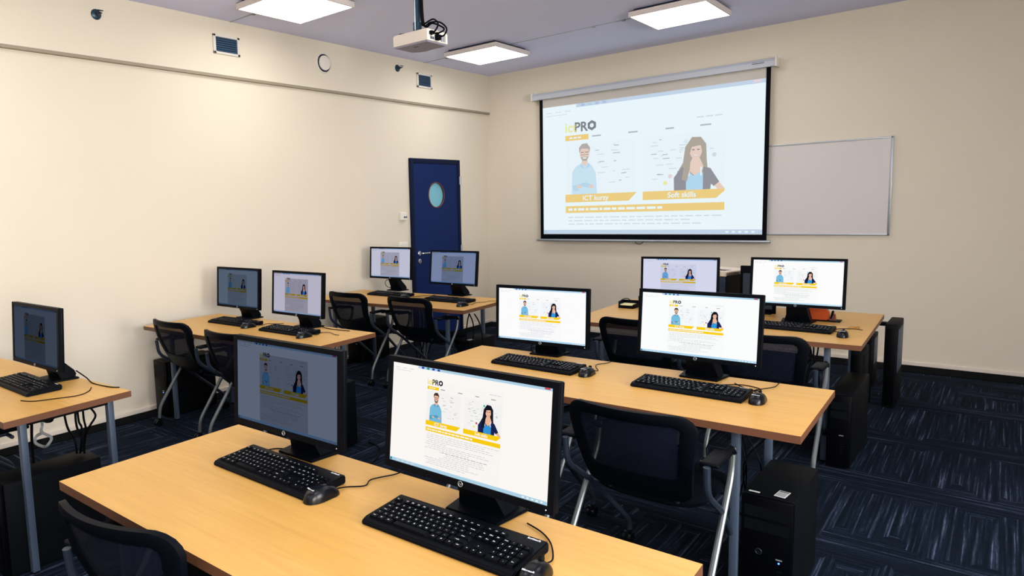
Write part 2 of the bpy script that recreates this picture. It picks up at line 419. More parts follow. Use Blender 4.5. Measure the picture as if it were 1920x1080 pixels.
# wall fittings on the left wall
def louvre(y0, y1, label):
    t = thing('air_vent', label, 'vent', (0.03, (y0+y1)/2, 2.84), 0, 'louvred vents high on the left wall')
    w2 = (y1-y0)/2; h2 = 0.074
    g = G(['vent_frame']); 
    for q in ((-w2, -w2+0.022, -h2, h2), (w2-0.022, w2, -h2, h2), (-w2, w2, -h2, -h2+0.018), (-w2, w2, h2-0.018, h2)): g.box(0, 0.014, q[0], q[1], q[2], q[3], bev=0.002)
    g.build('frame', t)
    g = G(['vent_dark']); g.box(0, 0.002, -w2+0.01, w2-0.01, -h2+0.01, h2-0.01); g.build('backing', t, smooth=0)
    for k in range(7):
        z = -h2+0.026+k*0.0168
        g = G(['louvre_blue']); g.prism([(0.002, -w2+0.02, z+0.007), (0.012, -w2+0.02, z-0.006), (0.0135, -w2+0.02, z-0.005), (0.0035, -w2+0.02, z+0.008)], (0, 2*w2-0.04, 0)); g.build('slat', t, smooth=0)
louvre(-3.815, -3.570, 'large louvred air vent high on the left wall, left of the round valve')
louvre(-1.350, -1.103, 'louvred air vent high on the left wall above the navy door')
t = thing('exhaust_valve', 'round white air valve with a dark ring gap high on the left wall', 'vent', (0.03, -2.655, 2.84))
g = G(['white_plastic']); g.lathe([(0.092, 0), (0.09, 0.008), (0.082, 0.012), (0.078, 0.006), (0.076, 0.0)], axis='x', seg=36); g.build('ring', t)
g = G(['vent_dark']); g.lathe([(0.079, 0.001), (0.079, 0.007)], axis='x', seg=36); g.build('gap', t)
g = G(['white_plastic']); g.lathe([(0.06, 0.008), (0.066, 0.012), (0.064, 0.022), (0.05, 0.026), (0.01, 0.027)], axis='x', seg=36); g.build('disc', t)
def sprinkler(y, z, label):
    t = thing('sprinkler_head', label, 'sprinkler', (0.03, y, z), 0, 'sidewall sprinkler heads')
    g = G(['pole_blue']); g.lathe([(0.036, 0), (0.034, 0.006), (0.024, 0.012), (0.014, 0.014)], axis='x', seg=20); g.build('collar', t)
    g = G(['tube_grey']); g.lathe([(0.012, 0.012), (0.012, 0.035), (0.006, 0.05)], axis='x', seg=12); g.tube([(0.03, -0.014, 0), (0.055, -0.016, 0), (0.07, 0, 0), (0.055, 0.016, 0), (0.03, 0.014, 0)], 0.003, seg=6); g.box(0.052, 0.072, -0.02, 0.02, 0.012, 0.015); g.build('nozzle', t)
sprinkler(-4.727, 2.893, 'dark round sprinkler head high on the left wall, at the far left of the photo')
sprinkler(-1.646, 2.921, 'dark sprinkler head high on the left wall between the round valve and the small vent')
t = thing('room_controller', 'small white wall box with two round buttons left of the navy door', 'controller', (0, -1.61, 1.42))
g = G(['white_plastic']); g.prism([(0, -0.05, -0.035), (0.03, -0.05, -0.035), (0.022, -0.05, 0.045), (0, -0.05, 0.05)], (0, 0.10, 0), bev=0.004); g.build('housing', t)
g = G(['steel_blue_grey'])
for yy in (0.005, 0.034): g.lathe([(0.011, 0.024), (0.010, 0.031)], (0, yy, -0.005), 'x', seg=14)
g.build('button', t)
t = thing('light_switch', 'white double light switch on the wall left of the door handle', 'switch', (0, -1.61, 1.115))
g = G(['white_plastic']); g.box(0, 0.009, -0.075, 0.075, -0.04, 0.04, bev=0.003); g.build('plate', t)
for yy in (-0.036, 0.036):
    g = G(['white_plastic']); g.box(0.008, 0.013, yy-0.03, yy+0.03, -0.03, 0.03, bev=0.002); g.build('rocker', t)

# ceiling panels
def panel(x, y, label, k):
    t = thing('ceiling_light', label, 'ceiling light', (x, y, H), 0, 'square ceiling panel lights')
    g = G(['vent_dark']); g.box(-0.27, 0.27, -0.27, 0.27, -0.020, 0); g.build('mount', t, smooth=0)  # coloured dark to paint the shadow gap above the frame
    g = G(['lamp_frame']); a = 0.30; b = 0.287
    for q in ((-a, a, -a, -b), (-a, a, b, a), (-a, -b, -b, b), (b, a, -b, b)): g.box(q[0], q[1], q[2], q[3], -0.062, -0.018)
    g.box(-a, a, -a, a, -0.022, -0.018); g.build('frame', t, smooth=0)
    g = G(['lamp_diffuser']); g.box(-b, b, -b, b, -0.062, -0.056); g.build('diffuser', t, smooth=0)
PX = (0.82, 2.68, 4.54, 6.4); PY = (-1.20, -3.63, -6.06, -8.5); k = 0
LBL = {(0, 0): 'square white panel light nearest the room corner, right of the projector', (1, 0): 'square white panel light above the projection screen', (0, 1): 'square white panel light cut by the top edge, left of the projector'}
for i, x in enumerate(PX):
    for j, y in enumerate(PY):
        if (i >= 2 and j == 0) or i == 3: continue   # none of these hang in the photographed part
        panel(x, y, LBL.get((i, j), 'square ceiling panel light, %s from the left wall, in the %s row from the screen' % (('first', 'second', 'third', 'fourth')[i], ('first', 'second', 'third', 'fourth')[j])), k); k += 1

# ------------------------------------------------------------------ web page drawn on the displays
def page(g, T, pre, W, Hh, ox, oy, cw, dz):
    """T(x, y, layer) -> point; x right, y down in units of the picture height; cw column width, (ox, oy) its top left"""
    rnd = random.Random(5)
    def clip(v): return max(0, min(Hh, v))
    def R(x0, y0, x1, y1, m, l):
        y0, y1 = clip(y0), clip(y1)
        if y1-y0 < 1e-4: return
        g.poly([T(x0, y0, l), T(x1, y0, l), T(x1, y1, l), T(x0, y1, l)], pre+m)
    def Pg(pts, m, l): g.poly([T(x, clip(y), l) for x, y in pts], pre+m)
    def E(cx, cy, rx, ry, m, l, n=18): Pg([(cx+rx*math.cos(2*PI*k/n), cy+ry*math.sin(2*PI*k/n)) for k in range(n)], m, l)
    def TX(s_, size, x, y, m, l, align='l', bold=0.0):
        a = T(x, y, l); g.text(s_, size*cw, a, (Vector(T(x+1, y, l))-Vector(a)), (Vector(T(x, y-1, l))-Vector(a)), pre+m, align, bold)
    c = lambda u: ox+u*cw
    v = lambda q: oy+q*cw
    R(0, 0, W, Hh, 'page', 0)
    R(c(-0.01), clip(v(-0.06)), c(1.01), Hh-0.03, 'col', 1)
    # browser bar and task bar
    R(W*0.18, 0, W, 0.026, 'bar', 1); R(0, 0.001, W*0.17, 0.026, 'white', 1)
    for k, m in enumerate(('iconblue', 'teal', 'iconblue', 'iconblue')): R(W*(0.205+0.036*k), 0.005, W*(0.222+0.036*k), 0.024, m, 2)
    R(W*0.955, 0.003, W*0.985, 0.018, 'red', 2)
    for k in range(3): R(W*(0.02+0.05*k), 0.045, W*(0.05+0.05*k), 0.05, 'faint', 1)
    R(W*0.02, 0.068, W*0.13, 0.072, 'faint', 1)
    R(0, Hh-0.032, W, Hh, 'bar', 2); R(0.005, Hh-0.028, 0.03, Hh-0.004, 'teal', 3)
    for k in range(4): R(W*(0.05+0.035*k), Hh-0.026, W*(0.07+0.035*k), Hh-0.006, 'bar2', 3)
    for k in range(5): R(W*(0.86+0.025*k), Hh-0.022, W*(0.872+0.025*k), Hh-0.01, 'white', 3)
    # logo
    TX('ict', 0.088, c(0.0), v(-0.022), 'logo_yellow', 2, bold=0.02)
    TX('PR', 0.084, c(0.068), v(-0.022), 'black', 2, bold=0.025)
    hx, hy, hr = c(0.188), v(-0.052), 0.033*cw
    hexa = [(hx+hr*math.cos(PI/3*k+PI/6), hy+hr*math.sin(PI/3*k+PI/6)) for k in range(6)]
    Pg(hexa, 'black', 2); E(hx, hy, hr*0.42, hr*0.42, 'white', 3, 10)
    R(c(0), v(0), c(0.165), v(0.034), 'yellow', 2)
    for k in range(3): R(c(0.03+0.03*k), v(0.012), c(0.052+0.03*k), v(0.022), 'white', 3)
    for x, wd in ((0.19, 0.06), (0.43, 0.06), (0.66, 0.05), (0.86, 0.06)): R(c(x), v(0.012), c(x+wd), v(0.021), 'text', 2)
    for x in (0.84, 0.89, 0.94): R(c(x), v(-0.035), c(x+0.04), v(-0.028), 'faint', 2)
    # two photos
    PT, PB = 0.055, 0.386
    R(c(0), v(PT), c(0.475), v(0.40), 'photo', 2); R(c(0.525), v(PT), c(1.0), v(0.40), 'photo', 2)
    for k in range(46):
        side = rnd.choice((0.2, 0.55)); x = side+rnd.random()*(0.22 if side < 0.5 else 0.2 if rnd.random() < 0.6 else 0.38); y = PT+0.02+rnd.random()*0.24
        R(c(x), v(y), c(x+0.012+rnd.random()*0.04), v(y+0.005), rnd.choice(('text', 'faint', 'faint')), 3)
    for x, y, m in ((0.66, 0.34, 'logo_yellow'), (0.69, 0.30, 'red'), (0.78, 0.10, 'green'), (0.94, 0.19, 'faint')): E(c(x), v(y), 0.013*cw, 0.013*cw, m, 3, 8)
    # man: crossed arms, light blue shirt, glasses
    mx, my = 0.135, 0.125
    Pg([(c(mx-0.014), v(my+0.03)), (c(mx+0.022), v(my+0.03)), (c(mx+0.026), v(my+0.085)), (c(mx-0.022), v(my+0.085))], 'skin', 4)
    Pg([(c(0.045), v(0.40)), (c(0.05), v(0.24)), (c(0.075), v(0.205)), (c(mx-0.02), v(0.185)), (c(mx+0.006), v(0.205)), (c(mx+0.03), v(0.185)), (c(0.19), v(0.205)), (c(0.215), v(0.25)), (c(0.225), v(0.40))], 'shirt', 5)
    Pg([(c(mx-0.02), v(0.185)), (c(mx+0.004), v(0.225)), (c(mx-0.03), v(0.205))], 'shirt_dark', 6); Pg([(c(mx+0.03), v(0.185)), (c(mx+0.008), v(0.225)), (c(mx+0.042), v(0.205))], 'shirt_dark', 6)
    Pg([(c(0.05), v(0.33)), (c(0.15), v(0.31)), (c(0.20), v(0.335)), (c(0.15), v(0.36)), (c(0.06), v(0.365))], 'shirt_dark', 6)
    Pg([(c(0.075), v(0.33)), (c(0.17), v(0.345)), (c(0.20), v(0.365)), (c(0.10), v(0.362))], 'shirt', 7)
    E(c(0.10), v(0.338), 0.018*cw, 0.011*cw, 'skin', 8, 10); E(c(0.185), v(0.34), 0.017*cw, 0.012*cw, 'skin', 8, 10)
    E(c(mx+0.003), v(my), 0.034*cw, 0.048*cw, 'skin', 6)
    Pg([(c(mx-0.034), v(my-0.005)), (c(mx-0.036), v(my-0.04)), (c(mx-0.015), v(my-0.064)), (c(mx+0.02), v(my-0.066)), (c(mx+0.042), v(my-0.035)), (c(mx+0.038), v(my-0.005)), (c(mx+0.03), v(my-0.03)), (c(mx-0.02), v(my-0.034))], 'brownhair', 7)
    for s_ in (-1, 1): R(c(mx+0.003+s_*0.016-0.011), v(my-0.012), c(mx+0.003+s_*0.016+0.011), v(my-0.007), 'black', 8); R(c(mx+0.003+s_*0.016-0.011), v(my+0.005), c(mx+0.003+s_*0.016+0.011), v(my+0.008), 'black', 8)
    R(c(mx+0.001), v(my-0.004), c(mx+0.005), v(my+0.013), 'brownhair', 8)
    Pg([(c(mx-0.024), v(my+0.02)), (c(mx+0.03), v(my+0.02)), (c(mx+0.018), v(my+0.046)), (c(mx-0.012), v(my+0.046))], 'brownhair', 7); R(c(mx-0.01), v(my+0.024), c(mx+0.017), v(my+0.031), 'white', 8)
    # woman: long dark hair, blue top, navy cardigan, hand on hip
    wx, wy = 0.835, 0.165
    Pg([(c(wx-0.02), v(wy-0.085)), (c(wx+0.03), v(wy-0.082)), (c(wx+0.06), v(wy-0.04)), (c(wx+0.064), v(wy+0.05)), (c(wx+0.075), v(wy+0.14)), (c(wx+0.05), v(wy+0.17)), (c(wx-0.02), v(wy+0.16)), (c(wx-0.075), v(wy+0.18)), (c(wx-0.11), v(wy+0.13)), (c(wx-0.07), v(wy+0.06)), (c(wx-0.058), v(wy-0.03))], 'hair', 4)
    Pg([(c(wx-0.014), v(wy+0.03)), (c(wx+0.022), v(wy+0.03)), (c(wx+0.05), v(wy+0.095)), (c(wx+0.01), v(wy+0.15)), (c(wx-0.045), v(wy+0.10))], 'skin', 5)
    Pg([(c(wx-0.065), v(0.40)), (c(wx-0.062), v(wy+0.12)), (c(wx-0.035), v(wy+0.115)), (c(wx-0.01), v(wy+0.14)), (c(wx+0.03), v(wy+0.12)), (c(wx+0.06), v(wy+0.13)), (c(wx+0.062), v(0.40))], 'blue', 6)
    Pg([(c(wx-0.12), v(0.40)), (c(wx-0.122), v(wy+0.145)), (c(wx-0.075), v(wy+0.085)), (c(wx-0.052), v(wy+0.10)), (c(wx-0.05), v(0.40))], 'navy', 7)
    Pg([(c(wx+0.045), v(0.40)), (c(wx+0.045), v(wy+0.09)), (c(wx+0.085), v(wy+0.10)), (c(wx+0.135), v(wy+0.18)), (c(wx+0.105), v(wy+0.205)), (c(wx+0.09), v(wy+0.19)), (c(wx+0.085), v(0.40))], 'navy', 7)
    Pg([(c(wx+0.108), v(wy+0.2)), (c(wx+0.133), v(wy+0.18)), (c(wx+0.165), v(0.385)), (c(wx+0.16), v(0.40)), (c(wx+0.135), v(0.40))], 'skin', 6)
    for s_ in (-0.036, 0.034): R(c(wx+s_-0.004), v(wy+0.09), c(wx+s_+0.004), v(wy+0.14), 'strap', 8)
    E(c(wx+0.003), v(wy-0.005), 0.035*cw, 0.048*cw, 'skin', 8)
    Pg([(c(wx-0.036), v(wy+0.03)), (c(wx-0.04), v(wy-0.04)), (c(wx-0.01), v(wy-0.07)), (c(wx+0.03), v(wy-0.07)), (c(wx+0.046), v(wy-0.03)), (c(wx+0.042), v(wy+0.02)), (c(wx+0.03), v(wy-0.035)), (c(wx-0.02), v(wy-0.028))], 'hair', 9)
    Pg([(c(wx-0.045), v(wy+0.0)), (c(wx-0.025), v(wy+0.03)), (c(wx-0.03), v(wy+0.10)), (c(wx-0.045), v(wy+0.17)), (c(wx-0.075), v(wy+0.16)), (c(wx-0.06), v(wy+0.06))], 'hair', 9)
    for s_ in (-1, 1): R(c(wx+0.003+s_*0.014-0.007), v(wy-0.014), c(wx+0.003+s_*0.014+0.007), v(wy-0.008), 'black', 10)
    R(c(wx-0.009), v(wy+0.018), c(wx+0.017), v(wy+0.027), 'lips', 10); R(c(wx-0.006), v(wy+0.019), c(wx+0.014), v(wy+0.023), 'white', 11)
    # banners
    BT, BB = 0.386, 0.438
    Pg([(c(0), v(BT)), (c(0.487), v(BT)), (c(0.435), v(BB)), (c(0), v(BB))], 'yellow', 9); TX('ICT kurzy', 0.044, c(0.215), v(BB-0.011), 'white', 10, 'c', 0.02)
    Pg([(c(0.525), v(BT)), (c(1.0), v(BT)), (c(1.0), v(BT+0.012)), (c(0.955), v(BB)), (c(0.525), v(BB))], 'yellow', 9); TX('Soft skills', 0.044, c(0.76), v(BB-0.011), 'white', 10, 'c', 0.02)
    R(c(0), v(0.463), c(1.0), v(0.508), 'yellow', 3)
    x = 0.02
    for k in range(15):
        wd = rnd.choice((0.02, 0.03, 0.045, 0.055)); R(c(x), v(0.478), c(x+wd), v(0.493), 'white', 4); x += wd+0.01
        if x > 0.62: break
    # body text
    y = 0.535
    while v(y) < Hh-0.06:
        x = rnd.choice((0.0, 0.02, 0.05)); e = 0.55+rnd.random()*0.4 if rnd.random() < 0.8 else 0.3
        if 0.70 < y < 0.78: x, e = 0.2+rnd.random()*0.1, 0.8
        bold = 0.70 < y < 0.72
        while x < e:
            wd = 0.015+rnd.random()*0.05; R(c(x), v(y), c(x+wd), v(y+0.0065), 'text' if bold else 'faint', 2); x += wd+0.012
        y += 0.022

# ------------------------------------------------------------------ projection screen and whiteboard
SL, SR, SY = 0.728, 3.086, -0.08
t = thing('projection_screen', 'large pull-down projection screen with black borders, showing a web page', 'projection screen', (0, 0, 0))
g = G(['screen_case']); g.prism([(SL-0.05, SY-0.035, 2.655), (SL-0.05, SY+0.035, 2.655), (SL-0.05, SY+0.04, 2.70), (SL-0.05, SY+0.02, 2.725), (SL-0.05, SY-0.02, 2.725), (SL-0.05, SY-0.04, 2.70)], (SR-SL+0.09, 0, 0)); g.build('case', t, smooth=20)
for x in (SL-0.065, SR+0.035):
    g = G(['white_plastic']); g.box(x, x+0.016, SY-0.045, 0, 2.65, 2.735, bev=0.004); g.box(x-0.006, x+0.02, -0.012, 0, 2.72, 2.76, bev=0.002); g.build('end_bracket', t)
g = G(['vent_dark']); g.poly([(SR-0.15, SY-0.0415, 2.69), (SR-0.05, SY-0.0415, 2.69), (SR-0.05, SY-0.0345, 2.708), (SR-0.15, SY-0.0345, 2.708)]); g.build('name_plate', t, smooth=0)
g = G(['screen_fabric']); g.box(SL+0.03, SR-0.03, SY+0.012, SY+0.014, 1.13, 2.66); g.build('fabric', t, smooth=0)
g = G(['screen_border']); zb = 1.108
for q in ((SL+0.02, 0.785, zb, 2.66), (3.045, SR-0.005, zb, 2.66), (0.785, 3.045, zb, 1.160)): g.box(q[0], q[1], SY+0.008, SY+0.0125, q[2], q[3])
g.build('border', t, smooth=0)
g = G([]); k = 1.4
def TP(x, y, l): return (0.787+x*k*2.256/(1.611*k), SY+0.0105-0.0006*l, 2.564-y*k)
page(g, TP, 'beam_', 1.611, 1.0, 0.122*1.611, 0.236, 0.732*1.611, 1)
pi = g.build('projected_picture', t, smooth=0, recalc=False); pi.color = (0.93, 0.94, 0.96, 1)  # projector light painted as the picture's own glow
g = G(['aluminium']); g.tube([(SL-0.02, SY+0.005, 1.095), (SR+0.03, SY+0.005, 1.095)], 0.013, seg=12); g.build('bottom_bar', t)
g = G(['tube_grey']); g.tube(bez([(1.86, SY-0.004, 1.085), (1.87, SY-0.01, 1.068), (1.905, SY-0.012, 1.062), (1.93, SY-0.01, 1.07), (1.94, SY-0.004, 1.085)]), 0.004, seg=6); g.build('pull_handle', t)
t = thing('whiteboard', 'blank grey-white whiteboard in a slim metal frame, half behind the projection screen', 'whiteboard', (0, 0, 0))
g = G(['board_white']); g.box(2.0, 3.98, -0.018, -0.002, 1.165, 1.957); g.build('board', t, smooth=0)
g = G(['aluminium'])
for q in ((1.99, 3.99, 1.154, 1.168), (1.99, 3.99, 1.955, 1.968), (3.976, 3.993, 1.154, 1.972), (1.985, 2.0, 1.154, 1.968)): g.box(q[0], q[1], -0.024, -0.001, q[2], q[3], bev=0.002)
g.build('frame', t)

# ------------------------------------------------------------------ ceiling projector
t = thing('projector', 'white ceiling projector with black plugs in its side and a grey underside', 'projector', (1.871, -3.502, 2.531))
t.scale = (.82, .82, .82)
g = G(['projector_shell', 'projector_under'])
out = [(-0.17, -0.13), (0.17, -0.13), (0.17, 0.12), (0.10, 0.135), (0.02, 0.13), (-0.06, 0.145), (-0.12, 0.13), (-0.17, 0.09)]
a = [g.V((x, y, 0.012)) for x, y in out]; b = [g.V((x, y, 0.085)) for x, y in out]; c = [g.V((x*0.94, y*0.92, 0.0)) for x, y in out]; d = [g.V((x*0.95, y*0.94, 0.098)) for x, y in out]
n = len(out)
for i in range(n):
    j = (i+1) % n; g.f([a[i], a[j], b[j], b[i]], 0); g.f([c[i], c[j], a[j], a[i]], 1); g.f([b[i], b[j], d[j], d[i]], 0)
g.f(c[::-1], 1); g.f(d, 0); g.box(-0.03, 0.01, -0.05, -0.042, -0.002, 0.001, 'vent_dark'); g.build('shell', t, smooth=40)
g = G(['steel_blue_grey', 'white_plastic', 'vent_dark']); g.box(0.1702, 0.172, -0.115, 0.10, 0.016, 0.08, 1)
for y, z in ((-0.095, 0.022), (-0.07, 0.022), (-0.095, 0.048)): g.box(0.172, 0.174, y, y+0.02, z, z+0.02, 0)
for k in range(5): g.box(0.172, 0.174, 0.03+0.013*k, 0.036+0.013*k, 0.02, 0.072, 0)
g.build('port_panel', t, smooth=0)
g = G(['cable_black']); g.box(0.172, 0.20, -0.11, -0.075, 0.052, 0.078, bev=0.004); g.box(0.172, 0.21, -0.045, -0.005, 0.018, 0.058, bev=0.005); g.box(0.172, 0.20, -0.045, -0.015, 0.062, 0.074, bev=0.003); g.build('plug', t)
g = G(['pole_blue']); g.lathe([(0.055, 0.11), (0.05, 0.125), (0.02, 0.13)], (-0.01, 0, 0)); g.box(-0.10, 0.08, -0.02, 0.02, 0.098, 0.108)
for s_ in (-1, 1): g.tube([(-0.01, 0, 0.115), (-0.14, s_*0.09, 0.112), (-0.15, s_*0.09, 0.095)], 0.005, seg=6); g.tube([(-0.01, 0, 0.115), (0.12, s_*0.07, 0.112), (0.13, s_*0.07, 0.095)], 0.005, seg=6)
g.build('mount_bracket', t)
g = G(['lens' if 0 else 'black_gloss']); g.cyl((0.09, 0.12, 0.05), (0.09, 0.15, 0.05), 0.03); g.build('lens', t)
t = thing('projector_pole', 'dark blue metal ceiling pole that carries the projector', 'pole', (1.855, -3.510, 2.619))
g = G(['pole_blue']); g.box(-0.017, 0.013, -0.016, 0.016, 0.0, H-2.619, bev=0.004); g.box(-0.024, 0.020, -0.021, 0.021, 0.0, 0.07, bev=0.005); g.build('post', t)
g = G(['aluminium']); g.cyl((-0.002, -0.020, 0.0), (-0.002, -0.020, H-2.619), 0.004, seg=6); g.build('rod', t)
t = thing('projector_cables', 'black cables looping from the ceiling pole to the projector side', 'cables', (1.871, -3.502, 2.531))
t.scale = (.82, .82, .82)
for pts in ([(0.016, -0.01, 0.60), (0.016, -0.01, 0.275), (0.02, 0, 0.17), (0.06, -0.02, 0.165), (0.16, -0.04, 0.175), (0.23, -0.07, 0.12), (0.21, -0.09, 0.066), (0.197, -0.092, 0.066)],
            [(0.020, 0.0, 0.60), (0.020, 0.0, 0.27), (0.03, 0.01, 0.16), (0.10, 0.0, 0.17), (0.20, -0.01, 0.15), (0.27, -0.02, 0.09), (0.25, -0.024, 0.045), (0.205, -0.024, 0.04)],
            [(0.018, 0.012, 0.60), (0.018, 0.012, 0.27), (0.04, 0.015, 0.15), (0.12, 0.0, 0.16), (0.22, 0.0, 0.11), (0.24, -0.02, 0.08), (0.20, -0.03, 0.068)]):
    g = G(['cable_black']); g.tube(bez(pts), 0.0065, seg=8); g.build('cable', t)

# ------------------------------------------------------------------ desks
def desk(loc, th, L, W, il, ir, label):
    t = thing('desk', label, 'desk', (loc[0], loc[1], FZ), th, 'beech desks on grey steel legs')
    g = G(['beech_top', 'wood_edge'])
    g.box(0, L, 0, W, 0.643, 0.67, 1)
    for f_ in g.bm.faces:
        if all(v.co.z > 0.669 for v in f_.verts): f_.material_index = 0
    g.build('tabletop', t, smooth=0)
    g = G(['case_black'])
    for yy in (0.16, W-0.16): g.box(il+0.02, L-ir-0.02, yy-0.012, yy+0.012, 0.628, 0.643)
    for xx in (il+0.013, L-ir-0.013): g.box(xx-0.012, xx+0.012, 0.09, W-0.09, 0.625, 0.643)
    g.build('frame', t, smooth=0)
    for xx in (il, L-ir-0.028):
        for yy in (0.07, W-0.098):
            g = G(['steel_blue_grey', 'cable_black']); g.box(xx, xx+0.028, yy, yy+0.028, 0.008, 0.64, 0, bev=0.003); g.box(xx+0.003, xx+0.025, yy+0.003, yy+0.025, 0, 0.01, 1); g.build('leg', t)
    return t
DESKS = dict(T1=((2.635, -6.201), .0197, 1.647, .653, 0.2, 0.2), T2=((2.577, -4.550), .0207, 1.678, .669, 0.2, 0.2), T3=((2.567, -2.901), .0284, 1.629, 1.15, 0.2, 0.145),
             T4=((0.130, -3.022), .0626, 1.607, .6925, 0.19, 0.19), T5=((0.165, -4.625), .0345, 1.6385, .6467, 0.2, 0.2), T6=((0.248, -6.208), .0717, 1.6, .5425, 0.2, 0.03))
DL = dict(T1='nearest beech desk, at the bottom of the photo, carrying two monitors',
          T2='middle beech desk on the right with two bright monitors',
          T3='deep beech teacher desk below the projection screen, holding a beige-topped box',
          T4='beech desk at the back left in front of the navy door',
          T5='beech desk on the left against the wall, behind the nearest dim monitor',
          T6='beech desk cut by the left edge of the photo, with cables hanging beneath')
for kx, v in DESKS.items(): desk(*v, DL[kx])

# ------------------------------------------------------------------ monitors
def hp_badge(g, c, r, right, upv, mat):
    c = Vector(c); right = Vector(right); upv = Vector(upv)
    g.tube([c+right*(r*math.cos(2*PI*k/20))+upv*(r*math.sin(2*PI*k/20)) for k in range(20)], r*0.13, mat, seg=6, closed=True)
    n_ = right.cross(upv)
    g.text('hp', r*1.25, c+n_*0.0003-upv*(r*0.32), right, upv, mat, 'c', 0.0, 0.3)
def make_monitor(label):
    t = thing('monitor', label, 'monitor', (0, 0, 0.74), 0, 'black widescreen monitors on the desks')
    # housing: origin at the middle of its lower front edge
    w2, h = 0.254, 0.297
    g = G(['black_plastic'])
    x0, x1, z0, z1 = -0.2385, 0.2385, 0.018, 0.2815
    for q in ((-w2, x0, 0, h), (x1, w2, 0, h), (x0, x1, 0, z0), (x0, x1, z1, h)): g.box(q[0], q[1], 0, 0.012, q[2], q[3])
    g.box(-w2, w2, 0.012, 0.028, 0, h, bev=0.004)
    g.box(-0.17, 0.17, 0.028, 0.050, 0.03, 0.26, bev=0.012); g.box(-0.06, 0.06, 0.05, 0.06, 0.06, 0.2, bev=0.004)
    hs = g.build('housing', t)
    g = G(['black_gloss']); g.poly([(x0, 0.0045, z0), (x1, 0.0045, z0), (x1, 0.0045, z1), (x0, 0.0045, z1)])
    hh = z1-z0
    def T(x, y, l): return (x0+x*hh, 0.0038-0.00022*l, z1-y*hh)
    page(g, T, 'lit_', (x1-x0)/hh, 1.0, 0.25*(x1-x0)/hh, 0.18, 0.475*(x1-x0)/hh, 1)
    g.build('screen', hs, smooth=0, recalc=False)
    g = G(['aluminium']); hp_badge(g, (0, -0.0006, 0.0095), 0.0065, (1, 0, 0), (0, 0, 1), 'aluminium'); g.build('brand_badge', hs)
    g = G(['led_white']); g.cyl((0.236, -0.0005, 0.009), (0.236, 0.001, 0.009), 0.0014, seg=8); g.build('power_light', hs)
    # stand
    g = G(['black_plastic']); g.prism([(-0.08, 0.038, 0), (0.08, 0.038, 0), (0.095, 0.165, 0), (-0.095, 0.165, 0)], (0, 0, 0.009), bev=0.003); g.build('base', t)
    g = G(['black_plastic'])
    prof = [(0.088, 0.008), (0.155, 0.008), (0.163, 0.022), (0.158, 0.04), (0.115, 0.085), (0.085, 0.12), (0.062, 0.16), (0.052, 0.165), (0.044, 0.15), (0.044, 0.108), (0.05, 0.085), (0.074, 0.045)]
    A = [(-0.055-0.018*max(0, (0.06-z)/0.06), y, z) for y, z in prof]; Bp = [(0.055+0.018*max(0, (0.06-z)/0.06), y, z) for y, z in prof]
    va = [g.V(p) for p in A]; vb = [g.V(p) for p in Bp]; n = len(va)
    g.f(va[::-1], 0); g.f(vb, 0)
    for i in range(n): g.f([va[i], va[(i+1) % n], vb[(i+1) % n], vb[i]], 0)
    g.build('neck', t, smooth=30)
    return t
ML = dict(
    M1a=((3.0625, -5.6839, .8234), .0223, .0586, (.105, .125, .185), 'dim bluish monitor on the nearest desk, left of the large bright one'),
    M1b=((3.7502, -5.686, .8345), 0.0, .1129, (.98, .95, .92), 'largest bright monitor in the foreground on the nearest desk'),
    M2a=((2.983, -3.9718, .8048), .0746, .047, (.99, .99, 1.0), 'bright monitor on the middle right desk, the left one of its pair'),
    M2b=((3.7553, -4.0147, .8301), -.001, .0917, (.99, 1.0, 1.0), 'bright monitor on the middle right desk, the right one of its pair'),
    M3a=((3.055, -2.23, .823), .13, .05, (.66, .68, .86), 'pale lavender monitor on the teacher desk, left of the beige-topped box'),
    M3b=((3.7897, -2.3532, .8446), .0338, .0896, (.99, 1.0, .99), 'bright monitor on the right of the teacher desk, below the whiteboard'),
    M4a=((0.4463, -2.3194, .8595), .0304, .0672, (.52, .52, .66), 'pale monitor on the back left desk, left of the door handle'),
    M4b=((1.1828, -2.3348, .8409), -.0107, .1096, (.18, .225, .37), 'blue-grey dim monitor in front of the navy door'),
    M5a=((0.5401, -4.0867, .826), .0133, .0713, (.085, .115, .165), 'dark grey-blue monitor on the desk by the left wall, left of its pair'),
    M5b=((1.232, -4.1059, .8261), .0158, .0795, (.46, .44, .56), 'greyish lit monitor on the desk by the left wall, the right one of its pair'),
    M6=((1.2751, -5.7597, .8213), .0393, .0673, (.042, .055, .085), 'very dark monitor at the left edge of the photo'))
COLUMN = {'M1a': 0.66, 'M1b': 1, 'M2a': 1, 'M2b': 1, 'M3a': 0.95, 'M3b': 1, 'M4a': 0.66, 'M4b': 0.68, 'M5a': 0.75, 'M5b': 0.6, 'M6': 0.6}
m0 = None
for kx, ((x, y, z), th, ti, colr, lab) in ML.items():
    if m0 is None: m0 = make_monitor(lab); t = m0; t.location = (x, y, 0.74); t.rotation_euler = (0, 0, th)
    else: t = dup(m0, lab, (x, y, 0.74), th)
    hs = child(t, 'housing'); hs.location = (0, 0, z-0.74); hs.rotation_euler = (-ti, 0, 0)
    child(hs, 'screen').color = colr+(COLUMN[kx],)
MON = ML

